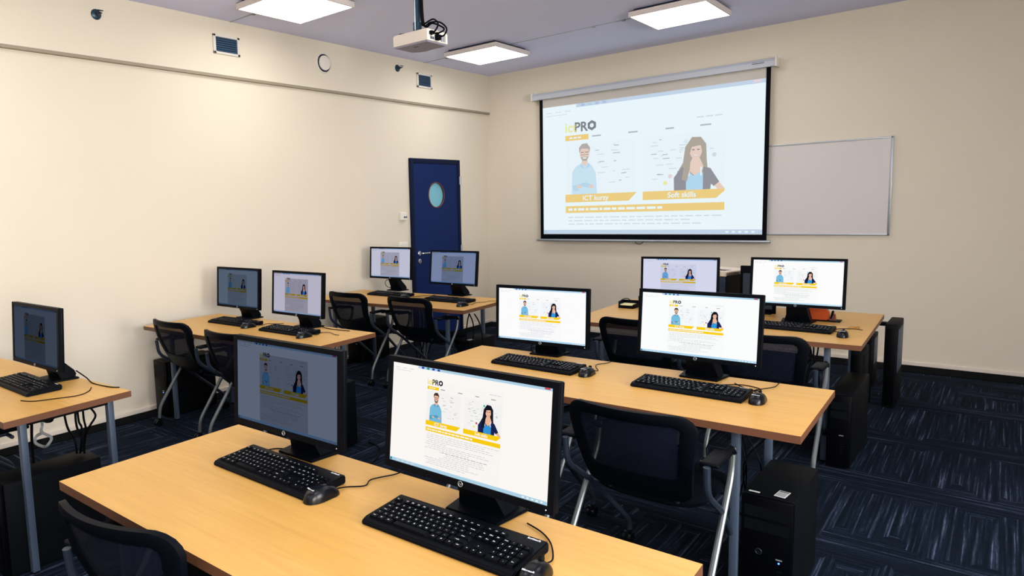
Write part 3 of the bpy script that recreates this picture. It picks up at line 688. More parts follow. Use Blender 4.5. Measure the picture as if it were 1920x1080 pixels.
# ------------------------------------------------------------------ keyboards
KW, KD = 0.436, 0.158
SLOPE = math.atan2(0.010, KD)
def kb_rows():
    """(x, y, w, d, part, legend) in mm-like units; x from left, y from the front"""
    U = 0.0184; keys = []
    x0 = 0.008; y0 = 0.018
    def row(r, items, x=x0, part='key'):
        for it in items:
            wd, lg = it[0], it[1]; p = it[2] if len(it) > 2 else part
            if wd < 0: x += -wd*U; continue
            keys.append((x, y0+r*U, wd*U, U, p, lg)); x += wd*U
    row(0, [(1.25, 'Ctrl'), (1.25, '#'), (1.25, 'Alt'), (6.25, '', 'space_bar'), (1.25, 'Alt'), (1.25, '#'), (1.25, '='), (1.25, 'Ctrl')])
    row(1, [(1.25, '^'), (1, '<')]+[(1, c) for c in 'YXCVBNM']+[(1, ', ?'), (1, '. :'), (1, '- _'), (2.75, '^ Shift')])
    row(2, [(1.75, 'Caps')]+[(1, c) for c in 'ASDFGHJKL']+[(1, '" !'), (1, "' )"), (2.25, 'Enter')])
    row(3, [(1.5, 'Tab')]+[(1, c) for c in 'QWERTZUIOP']+[(1, '/ ('), (1, ') ['), (1.5, '\\')])
    row(4, [(1, ';')]+[(1, c) for c in ('+ 1', '2', '3', '4', '5', '6', '7', '8', '9', '0', '= %', '" #')]+[(2, 'Backsp')])
    yf = 5.25
    row(yf, [(1, 'Esc', 'function_key'), (-0.6, '')]+[(1, 'F%d' % k, 'function_key') for k in range(1, 5)]+[(-0.45, '')]+[(1, 'F%d' % k, 'function_key') for k in range(5, 9)]+[(-0.45, '')]+[(1, 'F%d' % k, 'function_key') for k in range(9, 13)])
    xn = x0+15.25*U
    row(4, [(1, 'Ins'), (1, 'Hm'), (1, 'Pg')], xn); row(3, [(1, 'Del'), (1, 'End'), (1, 'Pg')], xn); row(1, [(-1, ''), (1, '^')], xn); row(0, [(1, '<'), (1, 'v'), (1, '>')], xn)
    row(yf, [(1, 'Prt', 'function_key'), (1, 'Scr', 'function_key'), (1, 'Brk', 'function_key')], xn)
    xp = xn+3.2*U
    row(4, [(1, 'Num', 'numpad_key'), (1, '/', 'numpad_key'), (1, '*', 'numpad_key'), (1, '-', 'numpad_key')], xp)
    for r, s_ in ((3, '789'), (2, '456'), (1, '123')): row(r, [(1, c, 'numpad_key') for c in s_], xp)
    row(0, [(2, '0', 'numpad_key'), (1, ',', 'numpad_key')], xp)
    keys.append((xp+3*U, y0+2*U, U, 2*U, 'numpad_key', '+')); keys.append((xp+3*U, y0, U, 2*U, 'numpad_key', 'Ent'))
    return keys
KEYS = kb_rows()
def key_geo(g, wd, dp, lg, ox=0, oy=0, oz=0):
    g.box(ox+0.0007, ox+wd-0.0007, oy+0.0007, oy+dp-0.0007, oz, oz+0.0065, 'black_plastic', taper=0.82)
    if lg:
        sz = 0.0062 if len(lg) < 3 else 0.0044
        g.text(lg, sz, (ox+wd*0.5, oy+dp*0.40, oz+0.0068), (1, 0, 0), (0, 1, 0), 'white_print', 'c', 0.02)
def kb_body(t):
    g = G(['black_plastic'])
    pr = [(0, 0.004), (0.004, 0.0), (KD-0.004, 0.0), (KD, 0.006), (KD, 0.0235), (KD-0.006, 0.0255), (0.020, 0.0165), (0.012, 0.0165), (0.003, 0.012)]
    g.prism([(-KW/2, y, z) for y, z in pr], (KW, 0, 0), bev=0.0035); 
    for s_ in (-1, 1): pass
    g.build('case', t, smooth=40)
    g = G(['white_print']); sl = SLOPE
    g.text('logitech', 0.0105, (KW/2-0.03, KD-0.016, 0.0258), (1, 0, 0), (0, math.cos(sl), math.sin(sl)), 'white_print', 'c', 0.02); g.build('brand_print', t, smooth=0)
def make_keyboard_full(label):
    t = thing('keyboard', label, 'keyboard', (0, 0, 0.74), 0, 'black keyboards on the desks'); kb_body(t)
    for x, y, wd, dp, part, lg in KEYS:
        g = G(['black_plastic', 'white_print']); key_geo(g, wd, dp, lg)
        o = g.build(part, t, smooth=0)
        z = 0.0162+(y-0.018)*math.tan(SLOPE)*0.95
        o.location = (-KW/2+0.004+x, y, z); o.rotation_euler = (SLOPE, 0, 0)
    return t
def make_keyboard_simple(label):
    t = thing('keyboard', label, 'keyboard', (0, 0, 0.74), 0, 'black keyboards on the desks'); kb_body(t)
    g = G(['black_plastic', 'white_print'])
    for x, y, wd, dp, part, lg in KEYS:
        z = 0.0162+(y-0.018)*math.tan(SLOPE)*0.95
        g.X = Matrix.Translation((-KW/2+0.004+x, y, z)) @ Matrix.Rotation(SLOPE, 4, 'X'); key_geo(g, wd, dp, lg)
    g.X = Matrix.Identity(4); o = g.build('keys', t, smooth=0); o['kind'] = 'stuff'
    return t
KB = [('f', 3.122, -5.842, 0.00, 'black keyboard in front of the dim monitor on the nearest desk'),
      ('f', 3.772, -5.835, 0.022, 'black keyboard in front of the largest bright monitor, bottom centre'),
      ('f', 3.065, -4.222, -0.02, 'black keyboard in front of the left monitor on the middle right desk'),
      ('f', 3.785, -4.245, -0.012, 'black keyboard in front of the right monitor on the middle right desk'),
      ('s', 3.80, -2.60, -0.02, 'black keyboard on the teacher desk, in front of the bright monitor'),
      ('s', 0.635, -2.605, 0.0, 'black keyboard on the back left desk, in front of its left monitor'),
      ('s', 1.318, -2.64, 0.0, 'black keyboard on the back left desk, in front of its right monitor'),
      ('s', 0.665, -4.275, 0.04, 'black keyboard on the desk by the left wall, left of its pair'),
      ('s', 1.275, -4.285, 0.03, 'black keyboard on the desk by the left wall, right of its pair'),
      ('f', 1.30, -5.895, 0.01, 'black keyboard at the left edge of the photo, in front of the very dark monitor')]
src = {}
for kind, x, y, rz, lab in KB:
    if kind not in src:
        src[kind] = (make_keyboard_full if kind == 'f' else make_keyboard_simple)(lab); src[kind].location = (x, y, 0.74); src[kind].rotation_euler = (0, 0, rz)
    else: dup(src[kind], lab, (x, y, 0.74), rz)

# ------------------------------------------------------------------ mice
def make_mouse(label):
    t = thing('computer_mouse', label, 'mouse', (0, 0, 0.74), 0, 'black mice on the desks')
    L_, W_, Hm = 0.112, 0.058, 0.036
    g = G(['black_gloss', 'steel_blue_grey'])
    def fn(u, v_):
        a = 2*PI*u; c, s_ = math.cos(a), math.sin(a); e = 0.8
        cx = math.copysign(abs(c)**e, c); sy = math.copysign(abs(s_)**e, s_)
        ph = v_*PI/2; rad = math.cos(ph)**0.6; z = math.sin(ph)
        y = sy*rad*L_/2; x = cx*rad*W_/2*(1-0.10*math.exp(-((y-0.015)/0.02)**2)*rad)
        prof = 1.0-0.28*((y+0.012)/(L_/2))**2 if y > -0.012 else 1-0.12*((y+0.012)/(L_/2))**2
        return (x, y, 0.001+Hm*z*prof)
    g.grid(fn, 36, 14, 0, closed_u=True)
    g.f([v for v in g.bm.verts if v.co.z < 0.0011][:36], 0)
    g.build('shell', t, smooth=60)
    g = G(['black_plastic']); g.cyl((-0.004, 0.030, 0.0295), (0.004, 0.030, 0.0295), 0.009, seg=18); g.build('scroll_wheel', t)
    g = G(['cable_black']); g.box(-0.0006, 0.0006, 0.0, 0.045, 0.02, 0.0366 if 0 else 0.0345); g.build('button_gap', t, smooth=0)
    g = G(['white_print']); g.text('Microsoft', 0.0072, (0, -0.036, 0.0345), (1, 0, 0), (0, 0.96, 0.25), 'white_print', 'c', 0.02)
    g.build('brand_print', t, smooth=0)
    return t
MS = [(3.358, -5.795, -0.10, 'glossy black mouse right of the keyboard of the nearest dim monitor', [(0, .055, .010), (0.0, .09, .004), (0.03, .13, .004), (0.01, .17, .004), (0.03, .235, .004), (0.04, .272, .003), (0.04, .28, -.03)]),
      (4.020, -5.790, 0.10, 'glossy black mouse at the bottom edge, beside the foreground keyboard', [(0, .055, .010), (0.0, .09, .004), (-0.03, .15, .004), (-0.07, .19, .004), (-0.12, .215, .004)]),
      (3.335, -4.165, 0.0, 'glossy black mouse between the two keyboards of the middle right desk', [(0, .055, .010), (0.01, .09, .004), (-0.03, .15, .004), (-0.045, .20, .004), (-0.02, .245, .004), (-.01, .305, .003), (-.01, .315, -.03)]),
      (4.045, -4.185, 0.0, 'glossy black mouse near the right end of the middle right desk', [(0, .055, .010), (0.0, .09, .004), (-0.05, .14, .004), (-0.03, .19, .004), (0.0, .25, .004), (0.0, .338, .003), (0.0, .347, -.03)]),
      (4.080, -2.63, 0.05, 'black mouse on the right of the teacher desk', [(0, .055, .010), (0.0, .09, .004), (-0.06, .14, .004), (-0.04, .22, .004), (0.03, .25, .004), (0.07, .24, .004)]),
      (0.900, -2.63, 0.0, 'black mouse on the back left desk, mostly hidden behind the right chair back', [(0, .055, .010), (0.0, .1, .004), (0.02, .16, .004), (0.06, .24, .004), (.1, .30, .004)]),
      (1.590, -2.74, -0.25, 'black mouse at the right end of the back left desk', [(0, .055, .010), (0.0, .1, .004), (-0.05, .18, .004), (-0.02, .26, .004), (-.04, .32, .004), (.02, .37, .004), (.06, .36, .004)]),
      (0.895, -4.25, -0.15, 'black mouse between the two keyboards of the desk by the left wall', [(0, .055, .010), (0.0, .1, .004), (-0.02, .16, .004), (0.04, .20, .004), (.06, .24, .004)]),
      (1.505, -4.275, -0.15, 'black mouse right of the right-hand keyboard on the desk by the left wall', [(0, .055, .010), (0.0, .1, .004), (-0.04, .15, .004), (0.0, .19, .004), (.09, .17, .004), (.12, .18, .004)])]
mo = None
for x, y, rz, lab, path in MS:
    if mo is None: mo = make_mouse(lab); t = mo; t.location = (x, y, .74); t.rotation_euler = (0, 0, rz)
    else: t = dup(mo, lab, (x, y, .74), rz)
    g = G(['cable_black']); g.tube(bez(path, 6), 0.0019, seg=6); c = g.build('cable', t); c['own'] = 1
# cables of the monitors and keyboards that lie on the desks
def wire(label, pts, r=0.0022, mat='cable_black', n=8):
    g = G([mat]); g.tube(bez(pts, n), r, seg=6); o = g.build('desk_cable'); return tag(o, label, 'cable', 'thin cables on the desks')
Z = 0.7425
wire('thin keyboard cable curving across the left-edge desk', [(1.56, -5.93, Z), (1.62, -5.90, Z), (1.66, -5.82, Z), (1.69, -5.74, Z), (1.66, -5.68, Z), (1.60, -5.64, Z)])
wire('black cable from behind the very dark monitor to the back edge of its desk', [(1.40, -5.62, 0.79), (1.46, -5.60, 0.76), (1.53, -5.60, Z), (1.66, -5.585, Z), (1.71, -5.56, Z)], 0.003)
wire('black cable looping under the left monitor of the back left desk', [(0.44, -2.28, 0.84), (0.36, -2.27, 0.84), (0.33, -2.26, 0.80), (0.37, -2.25, 0.765), (0.44, -2.25, 0.79), (0.46, -2.24, 0.83)], 0.003)
wire('black cable hanging below the left monitor of the middle right desk', [(2.93, -3.93, 0.82), (2.90, -3.92, 0.765), (2.93, -3.91, Z+0.002), (2.99, -3.90, 0.765), (3.02, -3.90, 0.80)], 0.003)
wire('thin cable curling right of the right monitor stand on the middle right desk', [(3.86, -4.02, Z), (3.93, -3.97, Z), (4.0, -3.99, Z), (4.01, -4.03, Z), (3.96, -4.02, Z), (3.90, -3.96, Z)])
wire('black cable with a plug from the left side of the bright teacher monitor', [(3.58, -2.50, 0.76), (3.56, -2.44, 0.77), (3.60, -2.36, 0.81), (3.63, -2.33, 0.85)], 0.004)
wire('black cable in front of the stand of the bright teacher monitor', [(3.45, -2.45, Z), (3.53, -2.40, Z), (3.62, -2.38, Z+0.001), (3.70, -2.36, Z+0.001)], 0.003)
wire('dark cable at the right end of the desk by the left wall', [(1.27, -3.99, 0.78), (1.33, -3.985, 0.752), (1.42, -3.99, Z), (1.52, -3.985, Z), (1.6, -3.975, Z)], 0.003)
wire('thin keyboard cable beside the base of the dim nearest monitor', [(2.93, -5.675, Z), (2.95, -5.63, Z), (3.0, -5.60, Z), (3.05, -5.59, Z+0.012)], 0.002)

# ------------------------------------------------------------------ things on the teacher desk
t = thing('desk_organizer', 'black desk tray with yellowish note paper at the left of the teacher desk', 'organizer', (2.69, -2.20, 0.74), 0.03)
g = G(['black_plastic']); g.box(-0.055, 0.055, -0.05, 0.05, 0, 0.006); g.box(-0.055, 0.055, -0.05, -0.045, 0, 0.022); g.box(-0.055, -0.05, -0.05, 0.05, 0, 0.05); g.box(-0.055, 0.055, 0.045, 0.05, 0, 0.05); g.box(0.05, 0.055, -0.05, 0.05, 0, 0.03)
g.tube(bez([(-0.052, -0.03, 0.045), (-0.04, 0.0, 0.06), (-0.02, 0.03, 0.062), (0.0, 0.046, 0.045)]), 0.003, seg=6); g.build('tray', t, smooth=0)
g = G(['note_paper']); g.box(-0.045, 0.045, -0.04, 0.04, 0.006, 0.028); g.build('paper_block', t, smooth=0)
t = thing('pen_holder', 'small dark pen pot with a blue pen beside the note paper tray', 'pen holder', (2.785, -2.17, 0.74))
g = G(['black_plastic']); g.lathe([(0.03, 0), (0.032, 0.085), (0.028, 0.085), (0.026, 0.01)]); g.build('pot', t)
g = G(['pen_blue']); g.cyl((0.0, 0.0, 0.012), (-0.015, 0.0, 0.125), 0.007, seg=8); g.cyl((0.01, 0.01, 0.012), (0.01, 0.015, 0.115), 0.006, seg=8); g.build('pen', t)
t = thing('equipment_box', 'dark box with a beige slotted top standing between the teacher monitors', 'equipment box', (3.30, -2.03, 0.74), -0.28)
g = G(['blue_grey_panel', 'case_front']); g.box(-0.34, 0, 0, 0.30, 0.0, 0.235, 0, bev=0.008); g.box(-0.002, 0.004, 0.004, 0.296, 0.006, 0.262, 1); g.build('body', t, smooth=30)
g = G(['beige_plastic', 'vent_dark']); g.box(-0.34, 0.004, -0.004, 0.304, 0.235, 0.27, 0, bev=0.006)
g.prism([(-0.34, -0.004, 0.235), (0.0, -0.004, 0.235), (0.0, -0.01, 0.245), (0.0, 0.0, 0.268), (-0.34, 0.0, 0.268), (-0.34, -0.01, 0.245)][:0] or [(-0.34, -0.004, 0.235), (-0.34, -0.01, 0.24), (-0.34, -0.004, 0.268), (-0.34, 0.01, 0.268)], (0.342, 0, 0), 0)
for k in range(14): g.box(-0.27+0.017*k, -0.262+0.017*k, 0.05, 0.13, 0.270, 0.2712, 1)
g.box(-0.2, -0.12, 0.018, 0.026, 0.270, 0.271, 1); g.build('slotted_top', t, smooth=30)
t = thing('small_panel', 'dark framed blue-grey panel standing behind the bright teacher monitor', 'panel', (3.47, -2.02, 0.74))
g = G(['black_plastic', 'blue_grey_panel']); g.box(-0.08, 0.14, 0, 0.02, 0.0, 0.315, 0, bev=0.004); g.box(-0.062, 0.12, -0.0015, 0.0, 0.03, 0.265, 1); g.build('panel', t, smooth=30)
g = G(['black_plastic']); g.box(-0.06, 0.12, -0.04, 0.1, 0, 0.012, bev=0.003); g.build('foot', t)
t = thing('card_box', 'glossy orange-brown box with a clip behind the bright teacher monitor', 'box', (3.875, -2.16, 0.74), 0.03)
g = G(['orange_brown']); g.prism([(-0.07, 0, 0.006), (0.055, 0, 0.006), (0.062, 0, 0.03), (0.055, 0, 0.068), (0.045, 0, 0.075), (-0.07, 0, 0.075)], (0, 0.05, 0), bev=0.006); g.build('box', t)
g = G(['black_plastic']); g.box(-0.08, 0.12, -0.015, 0.07, 0, 0.007, bev=0.002); g.build('base', t)
g = G(['rim_brown']); g.prism([(0.06, 0.005, 0.007), (0.095, 0.005, 0.007), (0.09, 0.005, 0.045), (0.075, 0.005, 0.05), (0.06, 0.005, 0.02)], (0, 0.03, 0)); g.build('wing', t)
g = G(['black_plastic']); g.tube(bez([(0.07, 0.0, 0.02), (0.082, 0, 0.06), (0.078, 0, 0.064), (0.07, 0, 0.03)]), 0.004, seg=6); g.build('clip', t)
g = G(['brass']); g.tube(bez([(4.06, -2.33, Z), (4.085, -2.35, Z+.002), (4.115, -2.34, Z), (4.11, -2.30, Z+.002), (4.08, -2.295, Z), (4.07, -2.31, Z+.003), (4.10, -2.32, Z)]), 0.0022, seg=6)
tag(g.build('rubber_band'), 'tiny curled yellowish band lying right of the mouse on the teacher desk', 'band')

# ------------------------------------------------------------------ computer towers
def tower(x0, x1, y0, y1, h, label, sticker=None, led=True):
    t = thing('computer_tower', label, 'computer', ((x0+x1)/2, y0, 0), 0, 'black tower computers on the floor')
    w2 = (x1-x0)/2; d = y1-y0
    g = G(['case_black']); g.box(-w2, w2, 0.025, d, 0.012, h, bev=0.004)
    for sx in (-1, 1):
        for yy in (0.04, d-0.05): g.cyl((sx*(w2-0.025), yy, 0), (sx*(w2-0.025), yy, 0.013), 0.012, seg=10)
    g.build('case', t)
    g = G(['case_front', 'case_black', 'aluminium']); g.box(-w2-0.001, w2+0.001, 0, 0.026, 0.012, h+0.001, 0, bev=0.008)
    g.box(-w2+0.012, w2-0.012, -0.0015, 0.0, h-0.075, h-0.035, 1); g.box(-w2+0.012, w2-0.012, -0.0015, 0.0, h-0.125, h-0.085, 1)
    g.box(w2-0.05, w2-0.03, -0.002, 0, h-0.215, h-0.211, 2)
    for k in range(5): g.box(w2-0.045, w2-0.03, -0.002, 0, h-0.26-0.014*k, h-0.254-0.014*k, 1)
    b = g.build('front_bezel', t)
    if led:
        g = G(['aluminium']); hp_badge(g, (-w2+0.06, -0.001, h-0.20), 0.010, (1, 0, 0), (0, 0, 1), 'tube_grey'); g.build('brand_badge', b)
        g = G(['led_blue']); g.cyl((w2-0.04, -0.002, h-0.225), (w2-0.04, 0.001, h-0.225), 0.003, seg=10); g.build('power_light', b)
    if sticker:
        g = G(['sticker', 'sticker_bar']); g.X = Matrix.Translation((w2-0.05, 0.07, h)) @ Matrix.Rotation(-0.1, 4, 'Z')
        g.box(-0.018, 0.018, -0.03, 0.03, 0, 0.0008, 0); 
        for k in range(6): g.box(-0.014+0.005*k, -0.012+0.005*k, -0.024, 0.012, 0.0008, 0.0012, 1)
        g.box(-0.015, 0.015, 0.016, 0.026, 0.0008, 0.0012, 1)
        g.X = Matrix.Identity(4); g.build('label_sticker', t, smooth=0)
    if sticker == 2:
        g = G(['sticker']); g.box(-w2+0.015, -w2+0.05, 0.035, 0.045, h, h+0.0008); g.build('small_sticker', t, smooth=0)
    return t
tower(4.060, 4.225, -4.435, -4.03, 0.40, 'black tower with blue light and two stickers, under the middle right desk', 2)
tower(4.064, 4.166, -2.87, -2.27, 0.40, 'long black tower on the floor under the right end of the teacher desk', led=False)
tower(1.515, 1.670, -2.76, -2.42, 0.40, 'black tower with a white sticker under the right end of the back left desk', 1)
tower(0.095, 0.255, -2.56, -2.15, 0.40, 'black tower under the left part of the back left desk', led=False)
tower(1.630, 1.795, -4.53, -4.13, 0.41, 'black tower on the floor right behind the dim monitor of the nearest desk')
tower(0.14, 0.30, -4.56, -4.15, 0.41, 'black tower with a blue light standing against the left wall')
tower(1.612, 1.775, -6.12, -5.70, 0.40, 'black tower in the shadow under the desk at the left edge')

def upright(x0, x1, y0, y1, h, label, panel=True):
    t = thing('upright_case', label, 'upright case', ((x0+x1)/2, y0, 0), 0, 'slim upright black cases by the teacher desk')
    w2 = (x1-x0)/2; d = y1-y0
    g = G(['case_black']); g.box(-w2, w2, 0, d, 0, h, bev=0.006); g.build('body', t)
    g = G(['case_black' if not panel else 'steel_blue_grey']); g.box(w2, w2+0.003, d*0.12, d*0.88, h*0.42, h*0.93, bev=0.001); g.build('side_panel', t)
    g = G(['case_front']); g.box(-w2+0.008, w2-0.008, -0.003, 0.001, 0.02, h-0.03, bev=0.001); g.build('front_panel', t)
    return t
upright(4.145, 4.215, -1.47, -1.13, 0.57, 'slim tall black case standing free beside the teacher desk, the right and larger one')
upright(4.062, 4.125, -2.22, -1.98, 0.52, 'black case under the teacher desk, right behind the long tower', panel=False)
upright(3.95, 4.02, -0.90, -0.66, 0.38, 'slim tall black case behind the teacher desk end, the left and more hidden one')
g = G(['black_plastic']); g.box(4.06, 4.145, -1.40, -1.36, 0.615, 0.64); g.box(4.04, 4.07, -1.40, -1.36, FZ, 0.64, bev=0.003)
tag(g.build('support_bracket'), 'short black bracket reaching from the teacher desk side to the right slim case', 'bracket')

# ------------------------------------------------------------------ chairs
def BP(x, s, tt):
    """point on the curved backrest: x across, s up along the slope (0..1), tt thickness"""
    y = -0.165-0.150*s+0.065*(x/0.23)**2*(0.4+0.6*s)-0.02*math.sin(PI*s)
    z = 0.43+0.335*s
    return (x, y-tt, z)
def loop(wt, wb, s0, s1, rt_, rb_, n=7):
    """rounded outline, counter clockwise seen from behind; s scaled by 0.39 m"""
    K = 0.36; out = []
    cor = [(wt-rt_, s1*K-rt_, rt_, 0, wt), (-wt+rt_, s1*K-rt_, rt_, 90, wt), (-wb+rb_, s0*K+rb_, rb_, 180, wb), (wb-rb_, s0*K+rb_, rb_, 270, wb)]
    for cx, cs, r, a0, _ in cor:
        for k in range(n+1):
            a = math.radians(a0+90*k/n); out.append((cx+r*math.cos(a), (cs+r*math.sin(a))/K))
    # add mid points so that long edges follow the curve
    res = []
    for i in range(len(out)):
        a, b = out[i], out[(i+1) % len(out)]; res.append(a); d = math.hypot(b[0]-a[0], (b[1]-a[1])*K)
        if d > 0.08:
            m_ = 6
            for k in range(1, m_): res.append((a[0]+(b[0]-a[0])*k/m_, a[1]+(b[1]-a[1])*k/m_))
    return res
def make_chair(label):
    t = thing('stacking_chair', label, 'chair', (0, 0, 0), 0, 'black mesh-back chairs on casters')
    O = loop(0.222, 0.185, 0.0, 1.0, 0.065, 0.05); I = loop(0.176, 0.155, 0.27, 0.88, 0.025, 0.025)
    n = len(O); 
    # resample the inner loop to the same count by angle around the centre
    def samp(Lp, N):
        K = 0.36; P = [(x, s_*K) for x, s_ in Lp]; m_ = len(P); seg = [math.dist(P[i], P[(i+1) % m_]) for i in range(m_)]; tot = sum(seg); o = []
        for k in range(N):
            d = tot*k/N; i = 0
            while d > seg[i]: d -= seg[i]; i += 1
            f_ = d/seg[i]; a, b = P[i], P[(i+1) % m_]; o.append((a[0]+(b[0]-a[0])*f_, (a[1]+(b[1]-a[1])*f_)/K))
        return o
    N = 64; O = samp(O, N); I = samp(I, N)
    g = G(['black_plastic'])
    def ringv(Lp, tt): return [g.V(BP(x, s_, tt)) for x, s_ in Lp]
    mid = [(o_[0]*0.5+i_[0]*0.5, o_[1]*0.5+i_[1]*0.5) for o_, i_ in zip(O, I)]
    rs = [ringv(I, -0.006), ringv(mid, -0.014), ringv(O, -0.008), ringv(O, 0.010), ringv(mid, 0.016), ringv(I, 0.006)]
    for A, B in zip(rs, rs[1:]+rs[:1]):
        for k in range(N): g.f([A[k], A[(k+1) % N], B[(k+1) % N], B[k]], 0)
    g.build('backrest_frame', t, smooth=50)
    g = G(['chair_mesh'])
    def fn(u, v_):
        s_ = 0.25+0.65*v_; w_ = 0.158+0.024*min(1, v_*1.1); return BP((u*2-1)*w_, s_, 0.0)
    g.grid(fn, 14, 10, 0); g.build('backrest_mesh', t)
    g = G(['fabric_black'])
    def seat(u, v_):
        a = 2*PI*u; e = 0.45; c, s_ = math.cos(a), math.sin(a)
        cx = math.copysign(abs(c)**e, c); sy = math.copysign(abs(s_)**e, s_)
        ph = (v_-0.5)*PI; rr_ = math.cos(ph)**0.35; z = math.sin(ph)*0.028
        x = cx*0.205*rr_; y = 0.065+sy*0.205*rr_
        return (x, y, 0.405+z-0.03*max(0, (y-0.15)/0.12)**2+0.008*(abs(x)/0.225)**2)
    R = [[g.V(seat(i/40, j/10)) for j in range(11)] for i in range(40)]
    for i in range(40):
        for j in range(10): g.f([R[i][j], R[(i+1) % 40][j], R[(i+1) % 40][j+1], R[i][j+1]], 0)
    g.build('seat', t, smooth=60)
    g = G(['tube_grey']); g.tube([(-0.235, -0.03, 0.372), (0.235, -0.03, 0.372)], 0.010); g.tube([(-0.19, 0.16, 0.365), (0.19, 0.16, 0.365)], 0.010)
    for q in (-0.12, 0.12): g.tube(fillet([(q, 0.16, 0.368), (q, -0.05, 0.370), (q, -0.12, 0.40), (q, -0.165, 0.47)], 0.03), 0.010)
    g.build('seat_frame', t)
    for s_ in (-1, 1):
        g = G(['tube_grey']); g.tube(fillet([(s_*0.247, -0.235, 0.60), (s_*0.247, -0.225, 0.50), (s_*0.244, -0.055, 0.385), (s_*0.225, 0.13, 0.22), (s_*0.220, 0.27, 0.10), (s_*0.220, 0.275, 0.055)], 0.05), 0.0115, seg=10); g.build('front_leg', t)
        g = G(['chrome']); g.tube(fillet([(s_*0.247, 0.045, 0.585), (s_*0.247, 0.03, 0.49), (s_*0.250, -0.07, 0.365), (s_*0.252, -0.24, 0.135), (s_*0.252, -0.25, 0.055)], 0.045), 0.0115, seg=10); g.build('rear_leg', t)
        g = G(['black_plastic']); g.box(s_*0.250-0.030, s_*0.250+0.030, -0.225, -0.075, 0.596, 0.611, bev=0.007, seg=3); g.tube([(s_*0.247, -0.10, 0.594), (s_*0.247, 0.02, 0.585), (s_*0.247, 0.045, 0.565)], 0.013, seg=8); g.build('armrest', t)
        for x_, y_ in ((s_*0.220, 0.275), (s_*0.252, -0.25)):
            g = G(['black_plastic']); g.cyl((x_, y_, 0.040), (x_, y_, 0.066), 0.010, seg=10); g.prism([(x_-0.006, y_-0.03, 0.026), (x_-0.006, y_+0.012, 0.028), (x_-0.006, y_+0.014, 0.048), (x_-0.006, y_-0.012, 0.054)], (0.012, 0, 0)); c = g.build('caster', t)
            g = G(['black_gloss'])
            for q in (-1, 1): g.cyl((x_+q*0.007, y_-0.012, 0.0235), (x_+q*0.018, y_-0.012, 0.0235), 0.0235, seg=16)
            g.build('wheel', c)
    return t
CH = [(3.80, -4.545, 0.0, 'black mesh-back chair in the centre, in front of the middle right desk'),
      (3.13, -4.41, 0.0, 'black mesh-back chair mostly hidden behind the largest foreground monitor'),
      (3.14, -6.035, 0.17, 'black mesh-back chair cut by the bottom edge at the nearest desk'),
      (3.125, -2.88, 0.0, 'black mesh-back chair at the left half of the teacher desk'),
      (3.815, -2.99, 0.0, 'black mesh-back chair at the right half of the teacher desk'),
      (0.64, -2.81, 0.0, 'black mesh-back chair at the left half of the back left desk'),
      (1.30, -2.79, 0.0, 'black mesh-back chair at the right half of the back left desk'),
      (0.655, -4.43, 0.0, 'black mesh-back chair at the left end of the desk by the left wall'),
      (1.335, -4.47, 0.0, 'black mesh-back chair half hidden by the dim nearest monitor'),
      (0.84, -5.97, 0.0, 'black mesh-back chair in the shadow at the left edge of the photo')]
c0 = None
for x, y, rz, lab in CH:
    if c0 is None: c0 = make_chair(lab); c0.location = (x, y, 0); c0.rotation_euler = (0, 0, rz)
    else: dup(c0, lab, (x, y, 0), rz)

# ------------------------------------------------------------------ cables under the desks
def bundle(label, paths, mats=None, r=0.0045):
    t = thing('cable_bundle', label, 'cables', paths[0][0], 0, 'cables hanging under the desks'); o = Vector(paths[0][0])
    for i, p in enumerate(paths):
        g = G([(mats[i] if mats else 'cable_black')]); g.tube(bez([Vector(q)-o for q in p], 6), r, seg=6); g.build('cable', t)
    return t
def dangle(x, y, n, sx, z0, rnd, ztop=0.70):
    out = []
    for k in range(n):
        a = rnd.random(); xx = x+(k-n/2)*sx
        out.append([(xx, y+rnd.uniform(-.03, .03), ztop), (xx+rnd.uniform(-.06, .06), y+rnd.uniform(-.03, .03), ztop-.12), (xx+rnd.uniform(-.09, .09), y+rnd.uniform(-.04, .04), ztop-.28), (x+rnd.uniform(-.05, .05), y, z0+.05), (x+rnd.uniform(-.05, .05), y, z0)])
    return out
rn = random.Random(3)
bundle('tangle of black cables hanging under the desk at the left edge, near its right legs', [
    [(1.64, -5.76, 0.70), (1.53, -5.74, 0.64), (1.53, -5.74, 0.60), (1.605, -5.76, 0.575), (1.687, -5.77, 0.55), (1.676, -5.76, 0.48)],
    [(1.66, -5.74, 0.70), (1.595, -5.72, 0.63), (1.65, -5.74, 0.59), (1.66, -5.73, 0.54), (1.672, -5.74, 0.48)],
    [(1.73, -5.74, 0.705), (1.73, -5.74, 0.644), (1.694, -5.72, 0.583), (1.711, -5.74, 0.543), (1.706, -5.74, 0.48)],
    [(1.77, -5.73, 0.705), (1.782, -5.71, 0.662), (1.775, -5.73, 0.625), (1.742, -5.74, 0.58), (1.675, -5.73, 0.48)],
    [(1.72, -5.76, 0.705), (1.70, -5.75, 0.63), (1.675, -5.73, 0.592), (1.715, -5.75, 0.56), (1.685, -5.75, 0.48)]], None, 0.005)
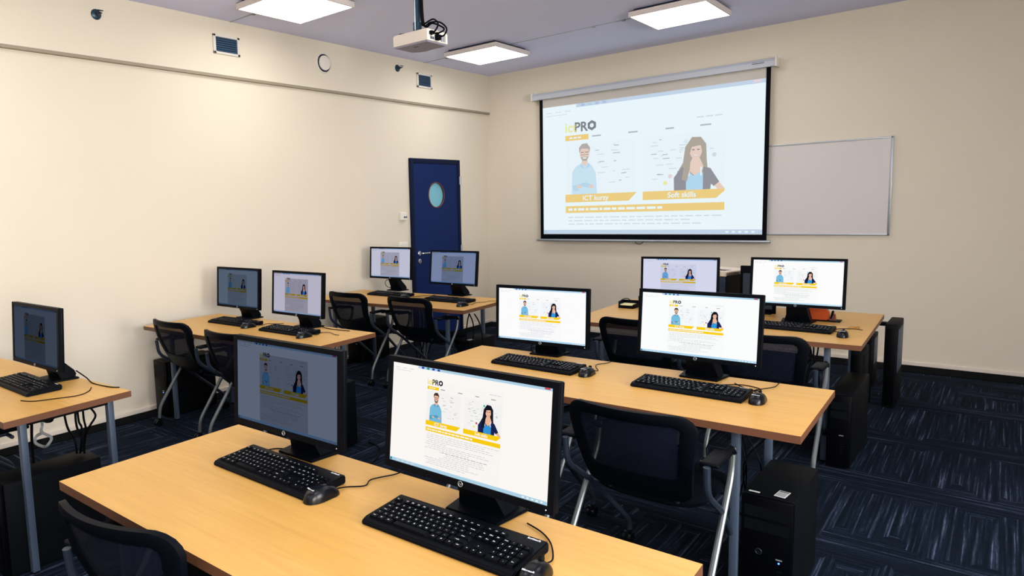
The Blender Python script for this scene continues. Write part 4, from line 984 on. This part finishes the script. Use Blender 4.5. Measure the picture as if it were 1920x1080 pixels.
bundle('thick black cable with a grey coil under the left-edge desk', [
    [(1.50, -5.85, 0.70), (1.45, -5.85, 0.65), (1.42, -5.85, 0.56), (1.405, -5.85, 0.45), (1.42, -5.85, 0.30), (1.44, -5.85, 0.12)],
    [(1.60, -5.85, 0.70), (1.56, -5.85, 0.64), (1.525, -5.84, 0.60), (1.54, -5.85, 0.575), (1.59, -5.83, 0.555), (1.60, -5.85, 0.53), (1.55, -5.85, 0.51), (1.51, -5.87, 0.525), (1.50, -5.86, 0.55), (1.54, -5.85, 0.57)],
    [(1.47, -5.86, 0.61), (1.534, -5.85, 0.633), (1.64, -5.86, 0.645), (1.70, -5.86, 0.665), (1.73, -5.86, 0.705)]], ['cable_black', 'cable_grey', 'cable_black'], 0.0065)
bundle('tangle of dark and grey cables under the left part of the back left desk', dangle(0.90, -2.42, 8, 0.025, FZ+0.03, rn), ['cable_black', 'cable_grey']*4, 0.004)
bundle('pair of black cables hanging under the right end of the back left desk', [[(1.66, -2.75, 0.69), (1.63, -2.74, 0.6), (1.62, -2.74, 0.45), (1.65, -2.74, 0.3)], [(1.66, -2.75, 0.69), (1.69, -2.74, 0.6), (1.68, -2.74, 0.45), (1.65, -2.74, 0.2)], [(1.70, -2.74, 0.69), (1.74, -2.73, 0.62), (1.76, -2.72, 0.5), (1.75, -2.72, 0.4)]], None, 0.005)
bundle('loose black cables beside the right leg of the teacher desk', dangle(3.90, -2.45, 6, 0.018, FZ+0.03, rn))
bundle('thin cables curving down behind the foreground tower computer', dangle(3.97, -4.02, 5, 0.03, FZ+0.03, rn), None, 0.003)
bundle('grey cables behind the half-hidden chair of the desk by the left wall', dangle(1.18, -4.06, 5, 0.025, FZ+0.06, rn), ['cable_grey', 'cable_black', 'cable_grey', 'cable_black', 'cable_black'], 0.004)
g = G(['cable_black']); g.tube(bez([(1.82, -4.06, FZ+0.005), (1.95, -4.10, FZ+0.005), (2.06, -4.25, FZ+0.005), (2.12, -4.5, FZ+0.005), (2.14, -4.85, FZ+0.005), (2.10, -5.2, FZ+0.005)]), 0.004, seg=6)
tag(g.build('floor_cable'), 'black cable snaking over the carpet between the two nearest monitors', 'cable')
for dx in (0, 0.02, 0.035):
    pass
g = G(['cable_grey'])
for k in range(3): g.tube(bez([(4.235+0.01*k, -4.42-0.015*k, FZ+0.004), (4.31, -4.47-0.02*k, FZ+0.004), (4.37+0.005*k, -4.54-0.012*k, FZ+0.004)]), 0.0022, seg=6)
tag(g.build('floor_wires'), 'thin pale wires on the carpet right of the foreground tower computer', 'wires')

# ------------------------------------------------------------------ bring the floor to height zero
GROUND = ('computer_tower', 'upright_case', 'stacking_chair')
for o in COL.objects:
    if o.parent is None and o.type != 'CAMERA' and o.name.split('.')[0] not in GROUND: o.location.z -= FZ
